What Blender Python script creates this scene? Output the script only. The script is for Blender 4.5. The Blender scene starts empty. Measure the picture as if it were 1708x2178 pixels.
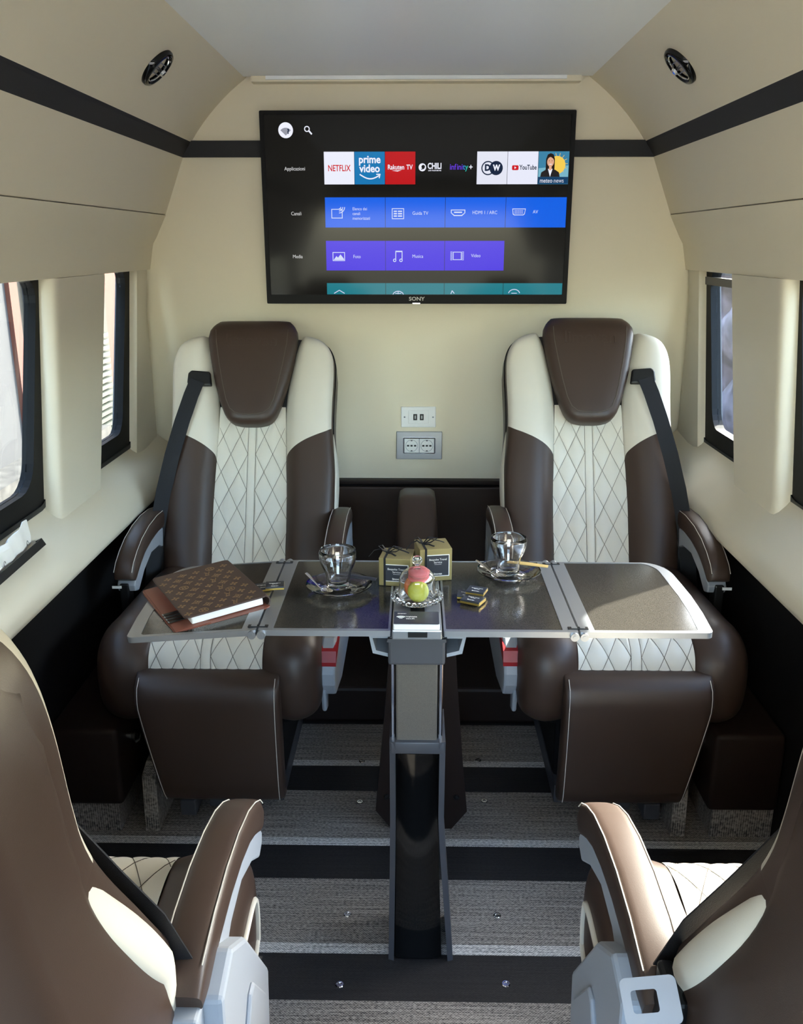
import bpy, bmesh, math, random
from mathutils import Vector, Matrix, Euler
random.seed(7)
S = bpy.context.scene
COL = S.collection
R = math.radians
PI = math.pi

# ------------------------------------------------------------------ camera, world, sun, exposure
cam = bpy.data.cameras.new('camera'); cam.sensor_fit = 'HORIZONTAL'; cam.sensor_width = 36
cam.lens = 36*1861/1708; cam.clip_start = 0.02; cam.clip_end = 200
co = bpy.data.objects.new('camera', cam); COL.objects.link(co)
co.location = (0, 0, 1.38)
co.rotation_euler = Euler((R(90-17), 0, R(0.95)), 'XYZ')
S.camera = co
S.view_settings.view_transform = 'Standard'; S.view_settings.look = 'None'
S.view_settings.gamma = 1; S.view_settings.exposure = 0.92
S.view_settings.use_curve_mapping = False
SUN_AZ, SUN_EL = 45, 33        # azimuth from +x towards +y
W = bpy.data.worlds.new('sky'); S.world = W; W.use_nodes = True
nt = W.node_tree; nt.nodes.clear()
wo = nt.nodes.new('ShaderNodeOutputWorld'); bg = nt.nodes.new('ShaderNodeBackground')
sk = nt.nodes.new('ShaderNodeTexSky'); sk.sky_type = 'NISHITA'; sk.sun_disc = False
sk.sun_elevation = R(SUN_EL); sk.sun_rotation = R(90-SUN_AZ); sk.air_density = 1.0; sk.dust_density = 1.5; sk.ozone_density = 1.0
bg.inputs[1].default_value = 2.1
tint = nt.nodes.new('ShaderNodeVectorMath'); tint.operation = 'MULTIPLY'; tint.inputs[1].default_value = (1.03, .98, .91)
nt.links.new(sk.outputs[0], tint.inputs[0]); nt.links.new(tint.outputs[0], bg.inputs[0]); nt.links.new(bg.outputs[0], wo.inputs[0])
sl = bpy.data.lights.new('sun', 'SUN'); sl.energy = 19; sl.angle = R(0.6); sl.color = (1, .95, .86)
so = bpy.data.objects.new('sun', sl); COL.objects.link(so)
sd = Vector((math.cos(R(SUN_AZ))*math.cos(R(SUN_EL)), math.sin(R(SUN_AZ))*math.cos(R(SUN_EL)), math.sin(R(SUN_EL))))
so.rotation_euler = sd.to_track_quat('Z', 'Y').to_euler(); so.location = sd*8

# ------------------------------------------------------------------ materials
def srgb(c):
    return tuple(((x/255)/12.92 if x/255 <= .04045 else ((x/255+.055)/1.055)**2.4) for x in c)
def mat(name, rgb, rough=.5, metal=0, spec=.5, lin=False, bump=None, emit=None, coat=0, speck=None):
    m = bpy.data.materials.new(name); m.use_nodes = True
    n = m.node_tree; b = n.nodes['Principled BSDF']
    c = rgb if lin else srgb(rgb)
    b.inputs['Base Color'].default_value = (*c, 1)
    b.inputs['Roughness'].default_value = rough; b.inputs['Metallic'].default_value = metal
    b.inputs['Specular IOR Level'].default_value = spec
    b.inputs['Coat Weight'].default_value = coat
    if emit is not None:
        b.inputs['Emission Color'].default_value = (*srgb(emit[0]), 1); b.inputs['Emission Strength'].default_value = emit[1]
    if bump or speck:
        tc = n.nodes.new('ShaderNodeTexCoord')
    if bump:
        nz = n.nodes.new('ShaderNodeTexNoise' if bump[2] == 'n' else 'ShaderNodeTexVoronoi')
        nz.inputs['Scale'].default_value = bump[0]
        bp = n.nodes.new('ShaderNodeBump'); bp.inputs['Strength'].default_value = bump[1]; bp.inputs['Distance'].default_value = .0006
        n.links.new(tc.outputs['Object'], nz.inputs['Vector']); n.links.new(nz.outputs[0], bp.inputs['Height'])
        n.links.new(bp.outputs[0], b.inputs['Normal'])
    if speck:
        nz = n.nodes.new('ShaderNodeTexNoise'); nz.inputs['Scale'].default_value = speck[0]; nz.inputs['Detail'].default_value = 2
        cr = n.nodes.new('ShaderNodeValToRGB'); cr.color_ramp.elements[0].position = .35; cr.color_ramp.elements[1].position = .72
        cr.color_ramp.elements[0].color = (*c, 1); cr.color_ramp.elements[1].color = (*srgb(speck[1]), 1)
        n.links.new(tc.outputs['Object'], nz.inputs['Vector']); n.links.new(nz.outputs[0], cr.inputs[0]); n.links.new(cr.outputs[0], b.inputs['Base Color'])
    return m
M = {}
M['cream_wall'] = mat('cream_wall', (228, 218, 194), .62, spec=.3, bump=(260, .12, 'v'))
M['cream_sill'] = mat('cream_sill', (214, 205, 184), .42, spec=.5, bump=(260, .12, 'v'))
M['ceiling'] = mat('ceiling_panel', (236, 238, 238), .42, spec=.4)
M['band'] = mat('charcoal_band', (46, 46, 48), .75, spec=.3, bump=(500, .3, 'v'))
M['brown'] = mat('brown_leather', (62, 47, 39), .42, spec=.4, bump=(1300, .10, 'v'))
M['brown_dark'] = mat('dark_brown_leather', (38, 27, 23), .5, spec=.25, bump=(1300, .10, 'v'))
M['cream'] = mat('cream_leather', (212, 205, 190), .45, spec=.45, bump=(1300, .10, 'v'))
M['black'] = mat('black_plastic', (18, 18, 19), .4, spec=.4)
M['black_matt'] = mat('black_lining', (14, 12, 12), .85, spec=.2)
M['belt'] = mat('black_belt_webbing', (24, 25, 30), .6, spec=.3, bump=(900, .4, 'v'))
M['grey'] = mat('grey_plastic', (150, 155, 162), .45, spec=.4, bump=(900, .1, 'n'))
M['red'] = mat('red_plastic', (150, 18, 28), .4)
M['silver'] = mat('silver_metal', (168, 171, 176), .36, metal=.8)
M['chrome'] = mat('chrome', (225, 225, 228), .1, metal=1)
M['laminate'] = mat('dark_laminate', (43, 41, 38), .14, spec=.24, speck=(900, (72, 67, 61)))
M['taupe'] = mat('taupe_metallic', (98, 92, 84), .35, metal=.3, speck=(1200, (118, 110, 100)))
M['housing'] = mat('graphite_housing', (70, 70, 74), .4)
M['piano'] = mat('piano_black', (5, 5, 5), .05, spec=.35)
M['white'] = mat('white_plastic', (236, 236, 234), .35)
M['paper'] = mat('white_paper', (240, 238, 232), .7)
M['stitch_d'] = mat('dark_thread', (84, 75, 66), .8)
M['stitch_w'] = mat('pale_thread', (205, 198, 186), .7)
M['gold'] = mat('gold_foil', (190, 160, 80), .3, metal=.8)
M['goldbox'] = mat('gold_card', (150, 135, 88), .45, metal=.35)
M['choco'] = mat('black_wrapper', (48, 51, 58), .35)
M['lv'] = mat('brown_monogram_canvas', (72, 54, 47), .5, bump=(700, .3, 'v'))
M['lvmark'] = mat('tan_print', (138, 108, 74), .5)
M['tan'] = mat('russet_leather', (128, 74, 58), .45)
M['pink'] = mat('pink_meringue', (226, 120, 125), .6, bump=(500, .3, 'n'))
M['orange'] = mat('orange_meringue', (222, 120, 60), .6, bump=(500, .3, 'n'))
M['green'] = mat('pistachio_meringue', (190, 190, 70), .6, bump=(500, .3, 'n'))
M['cream_fill'] = mat('macaron_filling', (200, 110, 110), .6)
M['frame'] = mat('black_window_frame', (9, 9, 10), .55, spec=.2)
def glass(name, ior=1.45, rough=0.0, col=(1, 1, 1)):
    m = bpy.data.materials.new(name); m.use_nodes = True
    b = m.node_tree.nodes['Principled BSDF']
    b.inputs['Base Color'].default_value = (*col, 1); b.inputs['Roughness'].default_value = rough
    b.inputs['IOR'].default_value = ior; b.inputs['Transmission Weight'].default_value = 1
    return m
M['glass'] = glass('clear_glass', 1.47)
def pane(name, tint):
    m = bpy.data.materials.new(name); m.use_nodes = True; n = m.node_tree; n.nodes.clear()
    o = n.nodes.new('ShaderNodeOutputMaterial'); mx = n.nodes.new('ShaderNodeMixShader'); t = n.nodes.new('ShaderNodeBsdfTransparent')
    g = n.nodes.new('ShaderNodeBsdfGlossy'); lw = n.nodes.new('ShaderNodeLayerWeight'); pw = n.nodes.new('ShaderNodeMath'); pw.operation = 'POWER'; pw.inputs[1].default_value = 4
    f = n.nodes.new('ShaderNodeMath'); f.operation = 'MULTIPLY_ADD'; f.inputs[1].default_value = .5; f.inputs[2].default_value = .02
    n.links.new(lw.outputs['Facing'], pw.inputs[0]); n.links.new(pw.outputs[0], f.inputs[0])
    t.inputs[0].default_value = (*tint, 1); g.inputs['Roughness'].default_value = .02
    n.links.new(f.outputs[0], mx.inputs[0]); n.links.new(t.outputs[0], mx.inputs[1]); n.links.new(g.outputs[0], mx.inputs[2]); n.links.new(mx.outputs[0], o.inputs[0])
    return m
M['pane'] = pane('window_pane', (.93, .96, .95))

def floor_material(name, stripes=True):
    m = bpy.data.materials.new(name); m.use_nodes = True; n = m.node_tree; b = n.nodes['Principled BSDF']
    N = n.nodes.new; L = n.links.new
    tc = N('ShaderNodeTexCoord'); sp = N('ShaderNodeSeparateXYZ'); L(tc.outputs['Object'], sp.inputs[0])
    def mth(op, a, b_=None):
        q = N('ShaderNodeMath'); q.operation = op
        for i, v in enumerate((a, b_)):
            if v is None: continue
            if hasattr(v, 'links'): L(v, q.inputs[i])
            else: q.inputs[i].default_value = v
        return q.outputs[0]
    # weave: short dashes in x, rows in y
    mp = N('ShaderNodeMapping'); mp.inputs['Scale'].default_value = (150, 330, 150); L(tc.outputs['Object'], mp.inputs[0])
    nz = N('ShaderNodeTexNoise'); nz.inputs['Scale'].default_value = 1; nz.inputs['Detail'].default_value = 1.5; L(mp.outputs[0], nz.inputs['Vector'])
    mp2 = N('ShaderNodeMapping'); mp2.inputs['Scale'].default_value = (4, 260, 4); L(tc.outputs['Object'], mp2.inputs[0])
    nr = N('ShaderNodeTexNoise'); nr.inputs['Scale'].default_value = 1; nr.inputs['Detail'].default_value = 1; L(mp2.outputs[0], nr.inputs['Vector'])
    ck = mth('MULTIPLY', mth('SINE', mth('MULTIPLY', sp.outputs[0], 1150)), mth('SINE', mth('MULTIPLY', sp.outputs[1], 1150)))
    w = mth('ADD', mth('MULTIPLY', nz.outputs[0], .75), mth('ADD', mth('MULTIPLY', nr.outputs[0], .5), mth('MULTIPLY', ck, .12)))
    def ramp(lo, hi):
        cr = N('ShaderNodeValToRGB'); cr.color_ramp.elements[0].position = .42; cr.color_ramp.elements[1].position = .82
        cr.color_ramp.elements[0].color = (*srgb(lo), 1); cr.color_ramp.elements[1].color = (*srgb(hi), 1); L(w, cr.inputs[0]); return cr.outputs[0]
    grey = ramp((52, 48, 47), (178, 168, 158)); blk = ramp((20, 19, 20), (44, 41, 42)); wh = ramp((110, 108, 106), (235, 230, 224))
    def mix(f, a, c):
        x = N('ShaderNodeMix'); x.data_type = 'RGBA'; L(f, x.inputs[0]); L(a, x.inputs[6]); L(c, x.inputs[7]); return x.outputs[2]
    out = grey
    if stripes:
        fr = mth('FRACT', mth('DIVIDE', mth('SUBTRACT', sp.outputs[1], 1.3225-3.35), .335))
        isb = mth('LESS_THAN', fr, .345); isw = mth('LESS_THAN', fr, .427)
        out = mix(isb, mix(isw, grey, wh), blk)
    L(out, b.inputs['Base Color'])
    b.inputs['Roughness'].default_value = .55
    bp = N('ShaderNodeBump'); bp.inputs['Strength'].default_value = .5; bp.inputs['Distance'].default_value = .001; L(w, bp.inputs['Height']); L(bp.outputs[0], b.inputs['Normal'])
    return m
M['floor'] = floor_material('striped_woven_vinyl')
M['woven'] = floor_material('woven_vinyl', False)

# ------------------------------------------------------------------ mesh helpers
class MB:
    def __init__(s): s.v = []; s.f = []; s.m = []; s.X = Matrix.Identity(4)
    def add(s, vs, fs, mi=0):
        o = len(s.v); s.v += [tuple(s.X @ Vector(p)) for p in vs]
        s.f += [tuple(o+i for i in f) for f in fs]; s.m += [mi]*len(fs)
    def box(s, a, b, mi=0):
        (x0, y0, z0), (x1, y1, z1) = a, b
        s.add([(x0,y0,z0),(x1,y0,z0),(x1,y1,z0),(x0,y1,z0),(x0,y0,z1),(x1,y0,z1),(x1,y1,z1),(x0,y1,z1)],
              [(0,3,2,1),(4,5,6,7),(0,1,5,4),(1,2,6,5),(2,3,7,6),(3,0,4,7)], mi)
    def rbox(s, a, b, r=.004, mi=0, seg=2):
        bm = bmesh.new(); bmesh.ops.create_cube(bm, size=1)
        for v in bm.verts:
            v.co = Vector([(a[i]+b[i])/2 + v.co[i]*(b[i]-a[i]) for i in range(3)])
        bmesh.ops.bevel(bm, geom=bm.edges[:], offset=r, segments=seg, affect='EDGES', profile=.5)
        s.add([v.co[:] for v in bm.verts], [[v.index for v in f.verts] for f in bm.faces], mi); bm.free()
    def grid(s, fn, nu, nv, mi=0, closed=False):
        vs = [fn(i/nu, j/nv) for j in range(nv+1) for i in range(nu if closed else nu+1)]
        w = nu if closed else nu+1
        fs = [(j*w+i, j*w+(i+1) % w if closed else j*w+i+1, (j+1)*w+((i+1) % w if closed else i+1), (j+1)*w+i) for j in range(nv) for i in range(nu)]
        s.add(vs, fs, mi)
    def loft(s, rings, mi=0, cap=True):
        n = len(rings[0]); vs = [p for r in rings for p in r]
        fs = [(j*n+i, j*n+(i+1) % n, (j+1)*n+(i+1) % n, (j+1)*n+i) for j in range(len(rings)-1) for i in range(n)]
        if cap: fs += [tuple(range(n))[::-1], tuple((len(rings)-1)*n+i for i in range(n))]
        s.add(vs, fs, mi)
    def tube(s, pts, r, n=5, mi=0):
        P = [Vector(p) for p in pts]; rings = []
        for i, p in enumerate(P):
            t = (P[min(i+1, len(P)-1)]-P[max(i-1, 0)])
            if t.length < 1e-9: t = Vector((0, 0, 1))
            t.normalize(); a = t.orthogonal().normalized() if i == 0 else (pa - t*pa.dot(t)).normalized()
            pa = a; b = t.cross(a); rr = r[i] if isinstance(r, (list, tuple)) else r
            rings.append([p+(a*math.cos(2*PI*k/n)+b*math.sin(2*PI*k/n))*rr for k in range(n)])
        s.loft(rings, mi)
    def ribbon(s, pts, wdir, w, th, mi=0):
        rings = []
        P = [Vector(p) for p in pts]
        for i, p in enumerate(P):
            t = (P[min(i+1, len(P)-1)]-P[max(i-1, 0)]).normalized()
            d = Vector(wdir[i] if isinstance(wdir, list) else wdir); d = (d - t*d.dot(t)).normalized(); nn = t.cross(d)
            rings.append([p-d*w/2-nn*th/2, p+d*w/2-nn*th/2, p+d*w/2+nn*th/2, p-d*w/2+nn*th/2])
        s.loft(rings, mi)
    def lathe(s, prof, n=32, mi=0, c=(0, 0, 0), flute=None):
        rings = [[(c[0]+r*math.cos(2*PI*k/n)*(1+(flute(k/n) if flute else 0)), c[1]+r*math.sin(2*PI*k/n)*(1+(flute(k/n) if flute else 0)), c[2]+z) for k in range(n)] for r, z in prof]
        s.loft(rings, mi)
    def prism(s, pts, a, b, axis='z', mi=0):
        n = len(pts)
        def P(p, d):
            return {'z': (p[0], p[1], d), 'y': (p[0], d, p[1]), 'x': (d, p[0], p[1])}[axis]
        s.add([P(p, a) for p in pts]+[P(p, b) for p in pts], [tuple(range(n))[::-1], tuple(n+i for i in range(n))]+[(i, (i+1) % n, n+(i+1) % n, n+i) for i in range(n)], mi)
    def ringprism(s, po, pi_, a, b, axis='z', mi=0):
        n = len(po)
        def P(p, d):
            return {'z': (p[0], p[1], d), 'y': (p[0], d, p[1]), 'x': (d, p[0], p[1])}[axis]
        vs = [P(p, a) for p in po]+[P(p, a) for p in pi_]+[P(p, b) for p in po]+[P(p, b) for p in pi_]
        fs = []
        for i in range(n):
            j = (i+1) % n
            fs += [(i, j, n+j, n+i), (2*n+i, 3*n+i, 3*n+j, 2*n+j), (i, 2*n+i, 2*n+j, j), (n+i, n+j, 3*n+j, 3*n+i)]
        s.add(vs, fs, mi)
    def text(s, body, size, pos, ux=(1, 0, 0), uy=(0, 0, 1), align='LEFT', depth=.0003, bold=0, sx=1.0, mi=0, valign='CENTER', shear=0):
        cu = bpy.data.curves.new('t', 'FONT'); cu.body = body; cu.size = size; cu.align_x = align; cu.align_y = valign
        cu.extrude = depth; cu.offset = bold; cu.resolution_u = 3; cu.shear = shear
        ob = bpy.data.objects.new('t', cu); me = bpy.data.meshes.new_from_object(ob)
        ux = Vector(ux); uy = Vector(uy); uz = ux.cross(uy); p0 = Vector(pos)
        s.add([p0+ux*v.co.x*sx+uy*v.co.y+uz*v.co.z for v in me.vertices], [tuple(p.vertices) for p in me.polygons], mi)
        bpy.data.objects.remove(ob); bpy.data.curves.remove(cu); bpy.data.meshes.remove(me)
    def build(s, name, mats, parent=None, smooth=None, recalc=True, weld=True):
        me = bpy.data.meshes.new(name); me.from_pydata(s.v, [], s.f)
        if not isinstance(mats, (list, tuple)): mats = [mats]
        for m in mats: me.materials.append(M[m] if isinstance(m, str) else m)
        for p, i in zip(me.polygons, s.m): p.material_index = i
        bm = bmesh.new(); bm.from_mesh(me)
        if weld: bmesh.ops.remove_doubles(bm, verts=bm.verts, dist=1e-6)
        if recalc: bmesh.ops.recalc_face_normals(bm, faces=bm.faces)
        bm.to_mesh(me); bm.free()
        if smooth:
            me.shade_smooth(); me.set_sharp_from_angle(angle=R(smooth))
        o = bpy.data.objects.new(name, me); COL.objects.link(o)
        if parent: o.parent = parent
        return o
def tag(o, label=None, cat=None, group=None, kind=None):
    if label: o['label'] = label
    if cat: o['category'] = cat
    if group: o['group'] = group
    if kind: o['kind'] = kind
    return o
def thing(name, label, cat, loc=(0, 0, 0), rz=0, group=None):
    o = bpy.data.objects.new(name, None); COL.objects.link(o); o.location = loc; o.rotation_euler = (0, 0, rz); o.empty_display_size = .05
    return tag(o, label, cat, group)
def interp(tab, x):
    if x <= tab[0][0]: return tab[0][1]
    for i in range(len(tab)-1):
        (a, p), (b, q) = tab[i], tab[i+1]
        if x <= b:
            m0 = (q-(tab[i-1][1]))/(b-tab[i-1][0])*(b-a) if i > 0 else (q-p)
            m1 = (tab[i+2][1]-p)/(tab[i+2][0]-a)*(b-a) if i+2 < len(tab) else (q-p)
            t = (x-a)/(b-a); t2 = t*t; t3 = t2*t
            return (2*t3-3*t2+1)*p+(t3-2*t2+t)*m0+(-2*t3+3*t2)*q+(t3-t2)*m1
    return tab[-1][1]
def rrect(x0, y0, x1, y1, r, seg=5, rs=None):
    rs = rs or (r, r, r, r); out = []      # corners: bl, br, tr, tl
    for (cx, cy, a0, q) in ((x0+rs[0], y0+rs[0], 180, rs[0]), (x1-rs[1], y0+rs[1], 270, rs[1]), (x1-rs[2], y1-rs[2], 0, rs[2]), (x0+rs[3], y1-rs[3], 90, rs[3])):
        for k in range(seg+1):
            a = R(a0+90*k/seg); out.append((cx+q*math.cos(a), cy+q*math.sin(a)))
    return out
def sellipse(n, a, b, e):
    out = []
    for k in range(n):
        t = 2*PI*k/n; c, s_ = math.cos(t), math.sin(t)
        out.append((a*math.copysign(abs(c)**(2/e), c), b*math.copysign(abs(s_)**(2/e), s_)))
    return out

# ------------------------------------------------------------------ the setting
YB = 2.93; YF = -1.3
def sheet(prof, y0, y1, sx, th=.015):
    """profile of (x magnitude, z) extruded along y, with thickness outward"""
    m = MB(); n = len(prof)
    P = [Vector((p[0], p[1])) for p in prof]; O = []
    for i in range(n):
        t = (P[min(i+1, n-1)]-P[max(i-1, 0)]).normalized(); O.append(P[i]+Vector((-t.y, t.x))*th)
    loop = [(p.x*sx, p.y) for p in P]+[(p.x*sx, p.y) for p in reversed(O)]
    m.prism(loop, y0, y1, 'y'); return m
def struct(o): o['kind'] = 'structure'; return o
mf = MB(); mf.box((-.98, YF, -.04), (.98, YB+.04, 0)); struct(mf.build('floor', 'floor'))
# ceiling: grey flush panel between the side cornices
mc = MB(); mc.box((-.525, YF, 1.864), (.525, 2.90, 1.89)); ceil = struct(mc.build('ceiling', 'ceiling'))
# small cream ledge where the ceiling meets the rear wall
ml = MB(); ml.box((-.50, 2.885, 1.848), (.49, 2.93, 1.866)); ml.build('ceiling_ledge', 'cream_wall', ceil)
mt = MB(); mt.box((-.455, 2.876, 1.853), (.445, 2.885, 1.863)); mt.build('lamp_strip_cover', 'ceiling', ceil)
for sx, side in ((-1, 'left'), (1, 'right')):
    # rounded-cornice upper panel
    def arc(a, b, bulge, n=8):
        A = Vector(a); B = Vector(b); d = (B-A); nn = Vector((-d.y, d.x)).normalized()
        return [tuple(A+d*k/n + nn*bulge*4*(k/n)*(1-k/n)) for k in range(n+1)]
    pc = arc((.522, 1.866), (.7035, 1.685), .012)
    w = sheet(pc[::1], YF, YB, sx).build('wall_'+side, 'cream_wall', smooth=40); struct(w)
    sheet([(.733, 1.64), (.80, 1.4725), (.804, 1.4715)], YF, YB, sx).build('upper_panel', 'cream_wall', w)
    pl = [(.804, 1.4700), (.80, 1.4690), (.835, 1.402), (.847, 1.383), (.852, 1.362), (.862, 1.312), (.864, 1.303), (.872, 1.302), (.93, 1.32)]
    sheet(pl, YF, YB, sx).build('lower_panel', 'cream_wall', w, smooth=25)
    sheet([(.7035, 1.685), (.707, 1.677), (.7335, 1.64)], YF, YB, sx, .02).build('trim_'+('1' if sx < 0 else '2'), 'band')['kind'] = 'structure'
    # sill / bolster
    lift = 0 if sx < 0 else .03
    yq = YF if sx < 0 else -.85
    ps = [(.93, .79+lift), (.905, .776+lift), (.89, .765+lift*.9), (.865, .745+lift*.7), (.845, .732+lift*.4), (.825, .713), (.806, .69), (.794, .668), (.789, .65), (.792, .638), (.80, .633), (.88, .633)]
    sheet([(p[0], p[1]) for p in ps], yq, 2.925, sx, .012).build('trim_'+('3' if sx < 0 else '4'), 'cream_sill', smooth=50)['kind'] = 'structure'
    # dark lower lining
    mlow = MB(); mlow.box((sx*.868, yq, 0), (sx*.90, YB, .66)); lo = mlow.build('baseboard_'+side, 'black_matt'); struct(lo)
# outer body: side walls with window openings, roof
def bodyquad(m, sx, pts, x0=.915, x1=.95):
    m.prism([(p[0], p[1]) for p in pts], sx*x0, sx*x1, 'x')
def shear(z): return (z-.77)/.53
WIN = [(2.30, 2.70, 2.48, 2.90), (.62, 2.05, .70, 2.235), (-1.0, .45, -.95, .5)]
zb_, zt_ = .77, 1.335
nwin = 1
def window(sx, w, n, bar=False, lift=0):
    b0, b1, t0, t1 = w
    def quad(i0, i1, j0, j1):     # inset rounded outline in (y,z)
        base = rrect(0, 0, 1, 1, .12, 5); out = []
        for (u, v) in base:
            z = (zb_+lift+j0)*(1-v)+(zt_-j1)*v
            ya = b0+(t0-b0)*(z-zb_)/(zt_-zb_); yb = b1+(t1-b1)*(z-zb_)/(zt_-zb_)
            if u < .5: y = ya+i0+u*(.35 if w is WIN[0] else .5)
            else: y = yb-i1-(1-u)*(.35 if w is WIN[0] else .5)
            out.append((y, z))
        return out
    o = quad(0, 0, 0, 0); i = quad(.05, .105, .06, .03)
    fr = MB(); fr.ringprism(o, i, sx*.897, sx*.925, 'x'); fo = struct(fr.build('window_%d' % n, 'frame'))
    i2 = quad(.012, .012, .012, .01); fr2 = MB(); fr2.ringprism(o, i2, sx*.893, sx*.897, 'x'); fr2.build('rubber_seal', 'black', fo)
    g = MB(); g.prism(i, sx*.912, sx*.916, 'x'); g.build('pane', 'pane', fo)
    if bar:
        b = MB(); b.box((sx*.893, b1-.42, 1.262), (sx*.91, t1-.04, 1.285)); b.build('sliding_rail', 'housing', fo)
n = 1
for sx in (-1, 1):
    for w in WIN:
        if sx > 0 and w is WIN[2]: continue
        window(sx, w, n, bar=(sx > 0 and w is WIN[0]), lift=.02 if sx > 0 else 0); n += 1
for sx, side in ((-1, 'left'), (1, 'right')):
    yd = YF if sx < 0 else -.85
    m = MB(); m.box((sx*.925, yd, -.1), (sx*.96, YB+.05, .79)); m.box((sx*.925, YF, 1.33), (sx*.96, YB+.05, 1.5))
    ys = [(YF, -1.0, YF, -.95), (.44, .63, .49, .71)] if sx < 0 else [(-.85, .63, -.85, .71)]
    ys += [ (2.03, 2.32, 2.22, 2.50), (2.69, YB+.05, 2.89, YB+.05)]
    for b0, b1, t0, t1 in ys: m.prism([(b0, .77), (b1, .77), (t1, 1.335), (t0, 1.335)], sx*.925, sx*.96, 'x')
    m.prism([(.80*sx, 1.5), (.96*sx, 1.5), (.96*sx, 1.95), (.50*sx, 1.95), (.50*sx, 1.92), (.62*sx, 1.82), (.76*sx, 1.70)], YF, YB+.05, 'y')
    ob = struct(m.build('wall_outer_'+side, 'housing'))
m = MB(); m.box((-.96, YF, 1.92), (.96, YB+.05, 1.96)); struct(m.build('ceiling_roof', 'housing'))
# pillars between the windows and corner covers
for sx in (-1, 1):
    m = MB(); rings = []
    for k in range(9):
        v = k/8; z = .60+v*(1.3025-.60); y0 = 2.00+.13*(z-.73)/.57; y1 = 2.29+.20*(z-.73)/.57
        rings.append([(sx*x, y, z) for x, y in ((.93, y0+.005), (.885, y0), (.868, y0+.004), (.860, y0+.014), (.858, y0+.03), (.860, y1-.004), (.864, y1), (.93, y1))])
    m.loft(rings); m.build('trim_%d' % (5 if sx < 0 else 6), 'cream_sill', smooth=45)['kind'] = 'structure'
    m = MB(); rings = []
    for k in range(9):
        v = k/8; z = .70+v*.62; y0 = 2.66+.16*(z-.75)/.55
        rings.append([(sx*x, y, z) for x, y in ((.93, y0), (.886, y0), (.876, y0+.008), (.872, y0+.04), (.872, y0+.10), (.880, YB-.022), (.895, YB-.014), (.93, YB-.012))])
    m.loft(rings); c = m.build('trim_%d' % (7 if sx < 0 else 8), 'cream_sill', smooth=45); c['kind'] = 'structure'
# rear wall
m = MB(); m.box((-.96, YB, -.05), (.96, YB+.04, 1.95)); struct(m.build('wall_rear', 'cream_wall'))
for sx, nn_ in ((-1, 9), (1, 10)):
    m = MB(); m.prism([(sx*.44, 1.640), (sx*.738, 1.640), (sx*.706, 1.688), (sx*.44, 1.688)], 2.919, 2.931, 'y'); m.build('trim_%d' % nn_, 'band')['kind'] = 'structure'
m = MB(); m.rbox((-.87, 2.895, .592), (.87, 2.935, .607), .004); m.box((-.87, 2.91, .583), (.87, 2.935, .592), 1); m.rbox((-.87, 2.90, .10), (.87, 2.935, .583), .006, 2)
m.build('baseboard_rear', ['brown_dark', 'black_matt', 'brown'])['kind'] = 'structure'
m = MB(); m.rbox((-.868, 2.34, 0), (.868, 2.90, .115), .01); m.build('baseboard_step', 'brown_dark')['kind'] = 'structure'
# cab end behind the camera
m = MB(); m.box((-.96, YF-.04, -.1), (.96, YF, .85)); m.box((-.96, YF-.04, 1.62), (.96, YF, 1.95)); struct(m.build('wall_front', 'black_matt'))

# side cabinets over the wheel arches
for sx, side in ((-1, 'left'), (1, 'right')):
    t = thing('side_cabinet', 'dark brown leather box on the %s side, beside the rear seat' % side, 'cabinet', (sx*.78, 1.8, 0))
    m = MB(); m.rbox((-.08, 0, .085), (.086, 1.08, .29), .012, seg=3) if sx > 0 else m.rbox((-.086, 0, .085), (.08, 1.08, .29), .012, seg=3)
    m.build('lid', 'brown_dark', t, smooth=40)
    m = MB(); a = (-.06, .02, 0); b = (.086, 1.05, .085)
    if sx < 0: a, b = (-.086, .02, 0), (.06, 1.05, .085)
    m.box(a, b); m.build('woven_plinth', 'woven', t)
    m = MB(); m.lathe([(0, 0), (.009, 0), (.009, .012), (.016, .016), (.018, .024), (.012, .03), (0, .031)], 20); m.X = Matrix.Identity(4)
    kb = m.build('knob', 'chrome', t, smooth=40); kb.location = (-sx*.08, .07, .235); kb.rotation_euler = (0, -sx*PI/2, 0)
    t = thing('seat_rail_riser', 'low riser faced with woven vinyl, beside the %s rear seat' % side, 'riser', (sx*.642, 1.82, 0))
    m = MB(); m.prism([(0, 0), (1.05, 0), (1.05, .20), (.05, .165), (.008, .15)], -.017, .017, 'x'); m.build('woven_panel', 'woven', t)

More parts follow.
